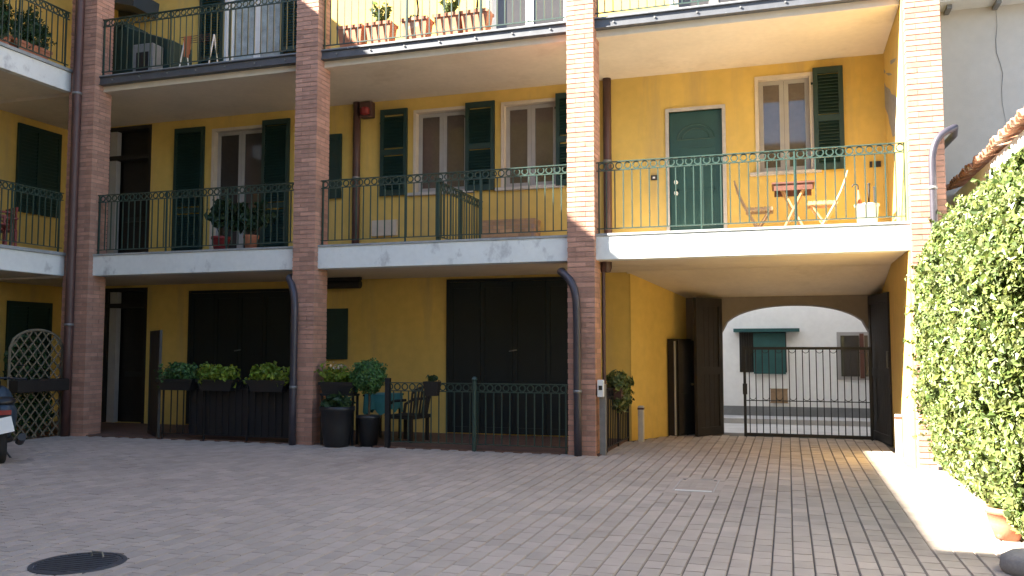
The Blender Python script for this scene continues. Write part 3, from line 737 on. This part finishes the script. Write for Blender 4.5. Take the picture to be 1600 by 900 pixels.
def flower_box(loc, label, L_=.62, m='black_plastic', leafm='leaf_bright', n=420, h=.14, group=None, rz=0, size=.055, flowers=0, spread=1.0):
    e = empty('flower_box', loc, rz); tag(e,label,'flower box',group)
    trough(e, L_, .2, .18, m)
    pts = []
    for i in range(7): pts += blob((random.uniform(-L_*.42,L_*.42)*spread, random.uniform(-.06,.06), .19+h*random.uniform(.2,.7)), (.13,.12,h*random.uniform(.5,.9)), n//7, .2)
    sm = MB()
    for i in range(9):
        a = random.uniform(-1,1); d_ = Vector((a*.8+random.uniform(-.3,.3), random.uniform(-1,.3), random.uniform(-.5,.8))).normalized(); L2 = random.uniform(.14,.26); b0 = Vector((a*L_*.42,0,.19))
        mid = b0+d_*L2*.6+Vector((0,0,.05)); tip = b0+d_*L2; sm.tube([b0,mid,tip],.004,4)
        for k in range(14): t = random.random(); pts.append(((b0.lerp(mid,t) if k%2 else mid.lerp(tip,t))+Vector((random.gauss(0,.02),random.gauss(0,.02),random.gauss(0,.02))), d_))
    tag(sm.build('stem','twig',e), kind='stuff')
    leaves('foliage', leafm, e, pts, size, elong=1.1, droop=.2)
    if flowers: leaves('flowers','flower',e,blob((0,0,.19+h*1.1),(L_*.4,.1,h*.35),flowers,.1),.035,elong=1,kind='stuff')
    return e
for px, lb, nn in ((283,'bushy mid green flower box on the fence end near the open metal gate leaf',520),(345,'yellow green trailing flower box in the middle of the dark fence',360),(424,'bright green sprawling flower box on the fence beside the brick pillar',380)):
    q = pY(px,600,11.95); flower_box((q.x,11.88,.82),lb,.68,n=int(nn*2.2),leafm='leaf_mid' if px < 300 else 'leaf_bright',h=.21 if px<300 else .19,size=.06,spread=1.15)
# tall stand with geraniums, big black pot, round shrub
e = flower_box((-6.62,12.02,.80),'pale flowered geranium box on a dark stand between pillar and round shrub',.62,n=460,flowers=40,h=.2,size=.06)
MB().box(-.28,-.25,-.09,-.06,-.80,.0).box(.25,.28,-.09,-.06,-.80,.0).box(-.28,-.25,.06,.09,-.80,.0).box(.25,.28,.06,.09,-.80,.0).box(-.29,.29,-.1,.1,-.03,.001).build('stand','dark_iron',e)
e = empty('planter_pot', (-6.56,11.84,0.0)); tag(e,'large black round planter pot standing before the geranium stand','pot')
MB().lathe([(.17,0),(.2,.05),(.235,.3),(.25,.54),(.27,.56),(.27,.62),(.235,.62),(.22,.54)],(0,0,0),20).build('pot','black_plastic',e,smooth=True)
MB().lathe([(.225,.56),(.01,.57)],(0,0,0),16).build('soil','soil',e)
leaves('foliage','leaf_dark',e,blob((0,0,.66),(.26,.2,.14),240,.3),.09,droop=.6)
e = empty('round_shrub', (-6.12,12.02,0)); tag(e,'clipped round green shrub on a stem in a dark pot','shrub')
MB().lathe([(.13,.0),(.17,.42),(.185,.44),(.185,.48),(.16,.48)],(0,0,0),18).build('pot','black_plastic',e,smooth=True)
MB().lathe([(.158,.45),(.01,.455)],(0,0,0),14).build('soil','soil',e)
MB().tube([(0,0,.44),(.01,0,.7),(0,.01,1.0)],.018,6).build('trunk','twig',e)
leaves('crown','leaf_mid',e,blob((0,0,1.07),(.28,.28,.27),3200,.55),.036,tint=(.7,1.6),elong=1.2,droop=.1)
# garden table with teal cloth and wicker chair behind the fence
e = empty('garden_table', (-6.28,12.85,.03)); tag(e,'small garden table under a hanging teal cloth behind the round shrub','table')
MB().box(-.22,.22,-.3,.3,.70,.73).build('tabletop','dark_wood',e)
for sx in (-.18,.18):
    for sy in (-.25,.25): MB().box(sx-.02,sx+.02,sy-.02,sy+.02,0,.70).build('leg','dark_wood',e)
cl = MB(); n = 28
ring = []
for i in range(n):
    a = 2*math.pi*i/n; c_, s_ = math.cos(a), math.sin(a); k = 1/max(abs(c_),abs(s_)); ring.append((c_*k*.225, s_*k*.305))
vs = [(x,y_,.736) for x,y_ in ring]+[(x*(1.03+.03*math.sin(i*1.9)),y_*(1.05+.03*math.sin(i*2.3)),.46+.05*math.sin(i*1.3)) for i,(x,y_) in enumerate(ring)]
cl.add(vs,[tuple(range(n))]+[(i,(i+1)%n,n+(i+1)%n,n+i) for i in range(n)])
o = cl.build('tablecloth','teal_cloth',None,(-6.28,12.85,.03)); tag(o,'teal cloth draped over the small garden table','tablecloth')
e = empty('wicker_chair', (-5.78,12.75,.03), R(170)); tag(e,'dark wicker armchair behind the ring topped fence','chair')
MB().box(-.24,.26,-.26,.26,.36,.42).build('seat','dark_wood',e)
bk = MB()
for i in range(9):
    a = -1.1+2.2*i/8; bk.tube([(-.22*math.cos(a*.7)-.02,.26*math.sin(a),.40),(-.26*math.cos(a*.7)-.05,.29*math.sin(a),.86-.14*abs(a)**2*.5)],.018,5)
bk.tube([(-.26*math.cos(-1.1*.7+2.2*.7*i/8)-.05,.29*math.sin(-1.1+2.2*i/8),.86-.07*abs(-1.1+2.2*i/8)**2) for i in range(9)],.025,6)
bk.build('backrest','dark_wood',e)
for s in (-1,1):
    MB().tube([(-.12,s*.27,.66),(.1,s*.28,.64),(.25,s*.26,.56),(.27,s*.25,.40)],.025,6).build('armrest','dark_wood',e)
    MB().box(.2,.25,s*.23-.02,s*.23+.02,0,.36).build('leg','dark_wood',e); MB().box(-.22,-.17,s*.23-.02,s*.23+.02,0,.36).build('leg','dark_wood',e)
e = empty('hanging_pot', (-5.015,11.90,.80)); tag(e,'small dark square pot hooked on the ring topped fence','pot')
MB().add([(-.09,-.07,0),(.09,-.07,0),(.09,.03,0),(-.09,.03,0),(-.12,-.1,.21),(.12,-.1,.21),(.12,.03,.21),(-.12,.03,.21)],[(0,3,2,1),(0,1,5,4),(1,2,6,5),(2,3,7,6),(3,0,4,7),(4,5,6,7)]).build('pot','dark_wood',e)
MB().tube([(-.08,.0,.19),(-.08,.03,.23),(-.08,.08,.22),(-.08,.085,.15)],.006,5).tube([(.08,.0,.19),(.08,.03,.23),(.08,.08,.22),(.08,.085,.15)],.006,5).build('hook','dark_iron',e)
leaves('foliage','leaf_dark',e,blob((0,-.03,.25),(.1,.07,.06),60,.1),.05)
e = empty('hanging_plant', (-2.47,13.0,.62)); tag(e,'bushy green plant spilling over the narrow fence beside the yellow passage corner','plant')
trough(e,.22,.5,.18,'brown_metal',.12)
MB().tube([(0,.2,.28),(.03,.2,.31),(.03,.2,.2)],.006,5).tube([(0,-.2,.28),(.03,-.2,.31),(.03,-.2,.2)],.006,5).build('hook','dark_iron',e)
leaves('foliage','leaf',e,blob((.02,0,.36),(.2,.42,.18),600,.2)+blob((.05,.1,.12),(.16,.4,.22),380,.2),.055,tint=(.4,1.0))
# first floor corner bay: large pot plants against the window
for px, py, lb, sc in ((345,383,'large leafy pot plant in a red pot on the corner balcony',1.0),(392,382,'slender leafy pot plant leaning on the balcony railing beside the red pot',.8)):
    q = pY(px,py,12.45); e = empty('pot_plant', (q.x,12.45,3.10)); tag(e,lb,'plant')
    MB().lathe([(.10*sc,0),(.15*sc,.24),(.165*sc,.25),(.165*sc,.29),(.14*sc,.29)],(0,0,0),16).build('pot','red' if sc==1 else 'terracotta',e,smooth=True)
    MB().lathe([(.138*sc,.26),(.01,.262)],(0,0,0),12).build('soil','soil',e)
    st_ = MB()
    pts = []
    for i in range(9):
        a = random.uniform(0,6.3); top = Vector((random.uniform(.1,.34)*math.cos(a),random.uniform(.08,.2)*math.sin(a),random.uniform(.55,.98)*sc))
        st_.tube([(0,0,.26),top*.5+Vector((0,0,.12)),top],.007,5); pts += blob(tuple(top),(.14,.12,.12),34,.1)+blob(tuple(top*.7+Vector((0,0,.1))),(.12,.1,.1),18,.1)
    st_.build('stem','twig',e); leaves('foliage','leaf_dark',e,pts,.085,tint=(.4,1.0))
# brick box on the middle balcony
q0, q1 = pY(752,360,13.75), pY(836,360,13.75)
e = empty('brick_bench', (q0.x,13.72,3.10)); tag(e,'low brick box against the middle balcony wall','brick box')
Lb = q1.x-q0.x; Hb = .56
MB().box(.006,Lb-.006,.006,.36,0,Hb-.03).build('core','mortar',e)
MB().box(-.01,Lb+.01,-.01,.37,Hb-.03,Hb).build('top_slab','brick_tan',e)
bme = MB().box(0,.215,0,.10,0,.056).mesh('brick','brick_tan')
for k in range(8):
    z = .004+k*.066; x = -.11*(k%2); 
    while x < Lb-.05:
        a, b = max(x,0), min(x+.215,Lb)
        if b-a > .04:
            if b-a > .21: link('brick',bme,e,(a,0,z))
            else: MB().box(a,b,0,.10,z,z+.056).build('brick','brick_tan',e)
        x += .225
    for j in range(2): MB().box(Lb-.1,Lb+.001,.11+j*.13,.23+j*.13,z,z+.056).build('brick','brick_tan',e)

# ------------------------------------------------------------------ bistro set on the sunny balcony
zt = 3.118
yt = 13.25
a, b = pY(1206,291,yt), pY(1272,291,yt)
e = empty('bistro_table', ((a.x+b.x)/2,yt,zt)); tag(e,'small red brown wooden bistro table with crossed legs toned as sunlit','table')
hw = (b.x-a.x)/2; ht = a.z-zt
for i in range(6): MB().box(-hw,hw,-.3+i*.1+.004,-.3+(i+1)*.1-.004,ht-.025,ht).build('slat','wood_red',e)
for yy in (-.28,.255): MB().box(-hw+.03,hw-.03,yy,yy+.025,ht-.12,ht-.026).build('apron','wood_red',e)
for s, yy in ((1,-.23),(-1,-.19),(1,.19),(-1,.23)):
    p0, p1 = Vector((-s*.19,yy,0)), Vector((s*.17,yy,ht-.03)); d_ = p1-p0
    MB().cbox((p0+p1)/2,.045,.024,d_.length,d_.to_track_quat('Z','Y').to_matrix()).build('leg','wood_sunlit',e)
def folding_chair(x, y_, face, m, label):
    e = empty('folding_chair', (x,y_,zt), 0 if face > 0 else math.pi); tag(e,label,'chair')
    for s in (-1,1):
        yy = s*.19
        MB().tube([(-.30,yy,.86),(-.26,yy,.72),(-.20,yy,.56),(-.12,yy,.40),(-.02,yy,.22),(.12,yy,0)],[.014,.018,.02,.02,.02,.018],6).build('leg',m,e)
        MB().tube([(.20,yy*.86,.42),(.06,yy*.86,.20),(-.10,yy*.86,0)],.016,6).build('leg',m,e)
        MB().box(-.16,.24,yy-.012 if s>0 else yy-.012,yy+.012,.40,.435).build('seat_rail',m,e)
    for i in range(6): MB().box(-.15+i*.066,-.15+i*.066+.055,-.2,.2,.436,.45).build('seat_slat',m,e)
    for t, zz in ((-.295,.82),(-.275,.74),(-.245,.66)): MB().box(t-.008,t+.008,-.18,.18,zz-.028,zz+.028).build('back_slat',m,e)
q = pY(1182,340,13.3); folding_chair(q.x,13.3,1,'wood_dry','wooden folding chair beside the green entrance door')
q = pY(1290,340,13.0); folding_chair(q.x,13.0,-1,'wood_sunlit','wooden folding chair toned as sunlit between bistro table and white bin')
q = pY(1355,340,12.55)
e = empty('umbrella_bin', (q.x,12.55,zt)); tag(e,'white plastic bin at the sunny end of the balcony','bin')
MB().lathe([(.12,0),(.15,.30),(.16,.30),(.16,.325),(.14,.325),(.112,.02)],(0,0,0),20).build('bucket','white',e,smooth=True)
o = empty('umbrella', (q.x-.07,12.50,zt+.02)); tag(o,'closed orange umbrella with curved dark handle in the white bin','umbrella')
MB().tube([(0,0,.0),(-.02,0,.3),(-.035,0,.50)],[.012,.035,.014],8).build('canopy','cloth_orange',o)
MB().tube([(-.035,0,.48),(-.04,0,.55)]+[(-.04-.035+.035*math.cos(t),0,.55+.035*math.sin(t)) for t in [i*math.pi/6 for i in range(7)]],.009,6).build('handle','dark_wood',o)
for dx, hh, lb in ((.02,.58,'dark stick standing in the white bin beside the umbrella'),(.09,.53,'thin dark rod leaning at the right rim of the white bin')):
    o = MB().tube([(0,0,0),(.01,.01,hh*.6),(.015,.01,hh)],[.012,.012,.016],8).tube([(.015,.01,hh),(.016,.01,hh+.02)],.02,8).build('stick','dark_wood',None,(q.x+dx,12.56,zt+.02)); tag(o,lb,'stick')
# ------------------------------------------------------------------ top balcony things
o = MB().prism([(-12.15,12.6,6.262),(-12.15,12.6,7.42),(-11.45,12.6,7.42),(-11.40,12.6,7.36),(-10.38,12.6,7.0),(-10.38,12.6,6.262)],(0,.55,0)).build('covered_cabinet','green'); bevel(o,.03,3); tag(o,'dark green covered cabinet with sloping top on the upper corner balcony','cabinet')
MB().box(-12.18,-11.42,12.57,13.18,7.36,7.46).build('lid','green',o)
o = MB().box(-10.98,-10.56,12.3,12.58,6.262,6.88).build('storage_box','plinth'); bevel(o,.015); tag(o,'grey storage box with dark door before the green cabinet','box')
MB().box(-10.90,-10.64,12.288,12.3,6.32,6.72).build('door','dark_iron',o)
e = empty('drying_rack', (-9.66,12.35,6.262)); tag(e,'small white laundry drying rack by the upper green shutter','rack')
for x in (-.30,.30):
    MB().tube([(x,-.1,0),(x,.05,.66)],.012,6).build('leg','white',e); MB().tube([(x,.2,0),(x,.05,.66)],.012,6).build('leg','white',e)
for k in range(4): MB().tube([(-.31,-.08+k*.09,.62),(.31,-.08+k*.09,.62)],.007,5).build('bar','wood_red',e)
o = MB().add([(-.2,-.11,.62),(-.06,-.11,.62),(-.07,-.13,.22),(-.18,-.12,.26),(-.2,-.085,.62),(-.06,-.085,.62),(-.07,-.10,.3),(-.18,-.09,.28)],[(0,1,2,3),(4,5,6,7),(0,1,5,4)]).build('towel','cloth_orange',None,(-9.66,12.35,6.262)); tag(o,'orange towel hung on the small drying rack','towel')
for i, (px, lb, kind) in enumerate(((552,'terracotta flower box beside the upper brick pillar, low and empty looking',0),(596,'terracotta flower box with spiky upright leaves',1),(652,'terracotta flower box with a thin dark stem',2),(703,'terracotta flower box with leafy shoots between stem box and last box',1),(745,'terracotta flower box with a single bare trunk, last of the row',2))):
    q = pY(px,45,12.2); e = empty('flower_box', (q.x,12.2,6.262)); tag(e,lb,'flower box','terracotta boxes along the upper balcony')
    trough(e,.44,.26,.38,'terracotta',0,.78)
    if kind == 1:
        pts = []
        for k in range(26):
            a = random.uniform(0,6.3); d_ = Vector((math.cos(a)*.5,math.sin(a)*.4,random.uniform(.7,1.3))).normalized(); L_ = random.uniform(.2,.45)
            for s in range(7): pts.append((Vector((0,0,.36))+d_*L_*s/6,(math.sin(a),-math.cos(a),.2)))
        leaves('foliage','leaf',e,pts,.05,elong=2.6,droop=0)
    elif kind == 2:
        MB().tube([(0,0,.34),(.01,0,.55),(-.02,.01,.8),(.01,0,1.1)],[.02,.018,.016,.014],6).build('stem','twig',e); leaves('foliage','leaf_dark',e,blob((.0,0,1.25),(.22,.2,.22),220,.2)+blob((.0,0,.4),(.13,.07,.04),40,.1),.06)
    else: leaves('foliage','leaf',e,blob((0,0,.38),(.17,.08,.05),50,.1),.05)
a, b = pY(186,0,13.5), pY(214,12,13.5)
o = MB().prism([(a.x-.5,13.4,b.z+.25),(b.x,13.4,b.z),(b.x+.03,13.4,b.z+.3),(a.x-.5,13.4,b.z+.55)],(0,.69,0)).build('folded_awning','blue_grey'); tag(o,'dark blue folded awning end under the corner eave','awning')
MB().box(a.x-.45,b.x-.05,13.98,14.098,b.z+.1,b.z+.3).build('bracket','dark_iron',o)
# ------------------------------------------------------------------ left wing things
def plastic_chair(loc, rz, label):
    e = empty('garden_chair', loc, rz); tag(e,label,'chair')
    bevel(MB().box(-.22,.22,-.22,.22,.40,.43).build('seat','red',e),.01)
    bk = MB().box(-.22,-.19,-.22,.22,.74,.82)
    for k in range(5): bk.box(-.215,-.195,-.2+k*.088,-.2+k*.088+.05,.43,.74)
    bk.build('backrest','red',e)
    for sx in (-.2,.2):
        for sy in (-.2,.2): MB().box(sx-.02,sx+.02,sy-.02,sy+.02,0,.40).build('leg','red',e)
    for sy in (-.24,.24): MB().box(-.21,.2,sy-.025,sy+.025,.60,.63).box(.16,.19,sy-.02,sy+.02,.0,.60).build('armrest','red',e)
plastic_chair((-12.45,10.95,3.116),R(60),'red plastic garden chair on the side wing balcony, turned to the corner pillar')
plastic_chair((-12.95,11.45,3.116),R(-110),'red plastic garden chair on the side wing balcony, pushed to the wall side')
for i, y_ in enumerate((11.25,10.45)):
    e = flower_box((-12.20,y_,6.46),('terracotta trough of tall greenery nearest the corner pillar on the side wing','terracotta trough of tall greenery away from the pillar on the side wing')[i],.74,'terracotta','leaf_dark',700,.55,'troughs on the side wing balcony',math.pi/2,.07)
# trellis with planter band
TR = empty('lattice_trellis', (XL+.06,11.3,0)); tag(TR,'arched lattice trellis with ivy beside the corner brick pillar','trellis')
y0_, y1_ = -.53, .53
def top(y_): return 1.50+.30*math.sqrt(max(0,1-(y_/.53)**2))
fr = MB().tube([(0,y0_,0),(0,y0_,1.0)]+[(0,yy,top(yy)) for yy in [y0_+1.06*i/16 for i in range(17)]]+[(0,y1_,1.0),(0,y1_,0)],.022,6)
fr.build('frame','trellis',TR)
for sgn in (1,-1):
    c = -2.6
    while c < 2.6:
        seg = []
        for k in range(160):
            yy = y0_+1.06*k/159; zz = c+sgn*yy*1.15+.9
            if .04 < zz < top(yy)-.01: seg.append((yy,zz))
        if len(seg) > 8:
            (ya,za),(yb_,zb) = seg[0],seg[-1]; p0, p1 = Vector((.006*sgn,ya,za)),Vector((.006*sgn,yb_,zb)); d_ = p1-p0
            ang = math.atan2(d_.z,d_.y); MB().cbox((p0+p1)/2,.010,d_.length,.022,Matrix.Rotation(ang,3,'X')).build('lath','trellis',TR)
        c += .20
leaves('ivy','leaf_dark',TR,blob((-.14,-.05,1.25),(.08,.46,.5),900,.1)+blob((-.14,.05,.5),(.08,.5,.5),800,.1),.07,tint=(.5,1.5))
o = MB().box(-.10,.10,-.56,.52,0,.20).build('planter_trough','dark_wood',None,(XL+.17,11.32,.79)); bevel(o,.01); tag(o,'dark wooden planter trough fixed across the lattice trellis','planter')
# ------------------------------------------------------------------ scooter
SC = empty('scooter', (-9.80,8.84,0), math.atan2(.62,-.78)); tag(SC,'dark parked scooter with white number plate at the courtyard edge','scooter')
def wheel(x):
    q = MB(); n = 26; prof = [(.245,-.0),(.24,.04),(.21,.055),(.165,.05),(.165,-.05),(.21,-.055),(.24,-.04)]
    vs = []; fs = []; k = len(prof)
    for i in range(n):
        a = 2*math.pi*i/n
        for r_2, yy in prof: vs.append((r_2*math.cos(a),yy,r_2*math.sin(a)))
    for i in range(n):
        for j in range(k): fs.append((i*k+j,((i+1)%n)*k+j,((i+1)%n)*k+(j+1)%k,i*k+(j+1)%k))
    o = q.add(vs,fs).build('wheel','rubber',SC,(x,0,.245),smooth=True)
    MB().tube([(0,-.045,0),(0,.045,0)],.165,18).build('rim','galv',o)
wheel(0); wheel(1.28)
def loft(name, secs, m):
    q = MB(); n = 14; vs = []; fs = []
    for x, w_, z0_, z1_ in secs:
        for i in range(n):
            a = 2*math.pi*i/n; vs.append((x, w_/2*math.copysign(abs(math.cos(a))**.7,math.cos(a)), (z0_+z1_)/2+(z1_-z0_)/2*math.copysign(abs(math.sin(a))**.8,math.sin(a))))
    for s in range(len(secs)-1):
        for i in range(n): fs.append((s*n+i,s*n+(i+1)%n,(s+1)*n+(i+1)%n,(s+1)*n+i))
    fs += [tuple(range(n)),tuple((len(secs)-1)*n+i for i in range(n))]
    return q.add(vs,fs).build(name,m,SC,smooth=True)
loft('body',[(-.30,.10,.62,.74),(-.22,.26,.54,.78),(-.05,.34,.44,.80),(.2,.36,.34,.78),(.42,.32,.28,.66),(.5,.28,.24,.40)],'blue_grey')
loft('seat',[(-.24,.16,.77,.83),(-.1,.28,.76,.87),(.2,.30,.76,.86),(.45,.22,.70,.80)],'black_plastic')
loft('footboard',[(.45,.34,.22,.30),(.75,.36,.22,.30),(.98,.34,.24,.34)],'black_plastic')
loft('leg_shield',[(.95,.36,.28,.70),(1.02,.42,.3,.95),(1.10,.30,.55,.98),(1.16,.14,.7,.92)],'blue_grey')
loft('front_fender',[(1.1,.12,.44,.52),(1.28,.14,.48,.54),(1.5,.12,.36,.46)],'blue_grey')
MB().tube([(1.28,0,.25),(1.12,0,.7),(1.0,0,1.04)],.03,8).build('fork','dark_iron',SC)
hb = MB().tube([(.92,-.34,1.06),(1.0,-.1,1.08),(1.0,.1,1.08),(.92,.34,1.06)],.018,8).build('handlebar','black_plastic',SC)
for s in (-1,1): MB().tube([(.95,s*.22,1.07),(.98,s*.26,1.22)],.007,5).lathe([(.06,-.01),(.065,.01)],(.98,s*.28,1.26),12).build('mirror','black_plastic',hb)
fd = MB().tube([(-.02,0,.52),(-.16,0,.60),(-.28,0,.56),(-.36,0,.42)],[.06,.06,.05,.03],8).build('rear_fender','black_plastic',SC)
npl = MB().cbox((-.37,0,.52),.012,.20,.20,Matrix.Rotation(R(14),3,'Y')@Matrix.Rotation(R(-12),3,'X')).build('number_plate','plate',SC)
MB().cbox((-.378,.078,.535),.006,.03,.18,Matrix.Rotation(R(14),3,'Y')@Matrix.Rotation(R(-12),3,'X')).build('blue_band','plate_blue',npl)
MB().cbox((-.31,0,.68),.05,.16,.06).build('tail_light','red_lens',SC)
MB().tube([(.2,-.20,.25),(-.05,-.21,.28),(-.3,-.21,.36)],[.03,.05,.05],10).build('exhaust','dark_iron',SC)
MB().tube([(.55,.0,.24),(.5,.16,.0)],.012,6).tube([(.55,0,.24),(.5,-.16,.0)],.012,6).build('stand','dark_iron',SC)
# ------------------------------------------------------------------ things on the paving
e = empty('manhole_cover', (MC[0],MC[1],.006)); tag(e,'round dark cast iron manhole cover in the paving','manhole cover'); e.scale = (.86,.86,1)
MB().lathe([(.37,-.02),(.36,.013),(.325,.014),(.325,.002)],(0,0,0),40,False).build('rim','iron_cover',e)
MB().lathe([(.33,-.02),(.318,.0125),(.0,.0121)],(0,0,0),40,False).build('lid','iron_cover',e)
rb = MB()
for i in range(-5,6):
    L_ = math.sqrt(max(.0,.295**2-(i*.052)**2))
    if L_ > .05: rb.box(-L_,L_,i*.052-.011,i*.052+.011,.012,.017)
rb.build('rib','iron_cover',e)
MB().tube([(-.06,.2,.012),(-.05,.2,.045),(.05,.2,.045),(.06,.2,.012)],.009,6).build('handle','galv',e)
e = empty('inspection_cover', (-.98,9.7,0)); tag(e,'rectangular paved inspection cover with a pale worn metal edge','cover')
MB().box(-.215,-.2,-.44,.44,0,.015).box(.2,.215,-.44,.44,0,.015).box(-.2,.2,.425,.44,0,.015).box(-.2,.2,-.44,-.425,0,.015).build('frame','sill',e)
for i in range(3):
    for j in range(4): MB().box(-.197+i*.1325,-.197+i*.1325+.127,-.42+j*.21,-.42+j*.21+.203,-.002,.013).build('paver','paver',e)
MB().box(-.34,.34,-.62,.60,-.002,.0105).build('surround','paver',e)
for x in (-.17,.17): MB().box(x-.015,x+.015,.36,.42,.013,.0145).build('lifting_slot','iron_cover',e)
MB().box(-.19,.19,-.415,-.34,.0128,.0152).build('worn_edge','plate',e)
e = empty('terracotta_pot', (1.60,7.72,0)); tag(e,'round terracotta pot at the foot of the hedge','pot')
MB().lathe([(.085,0),(.13,.12),(.145,.20),(.155,.20),(.155,.245),(.13,.245),(.12,.19)],(0,0,.016),24).build('pot','terracotta',e,smooth=True)
MB().lathe([(.12,.215),(.005,.22)],(0,0,0),14).build('soil','soil',e)
leaves('foliage','leaf',e,blob((0,0,.28),(.13,.13,.09),120,.1),.05)
o = MB().lathe([(.02,-.01),(.24,-.01),(.27,.05),(.26,.13),(.2,.17),(.05,.18)],(0,0,0),22).build('boulder','stone',None,(1.56,6.62,0),smooth=True); o.scale = (.9,.8,.85); tag(o,'grey rounded kerb boulder by the end of the hedge','stone')
tag(MB().box(1.96,2.45,3.0,11.85,-.02,.02).build('flower_bed','soil'), kind='structure')
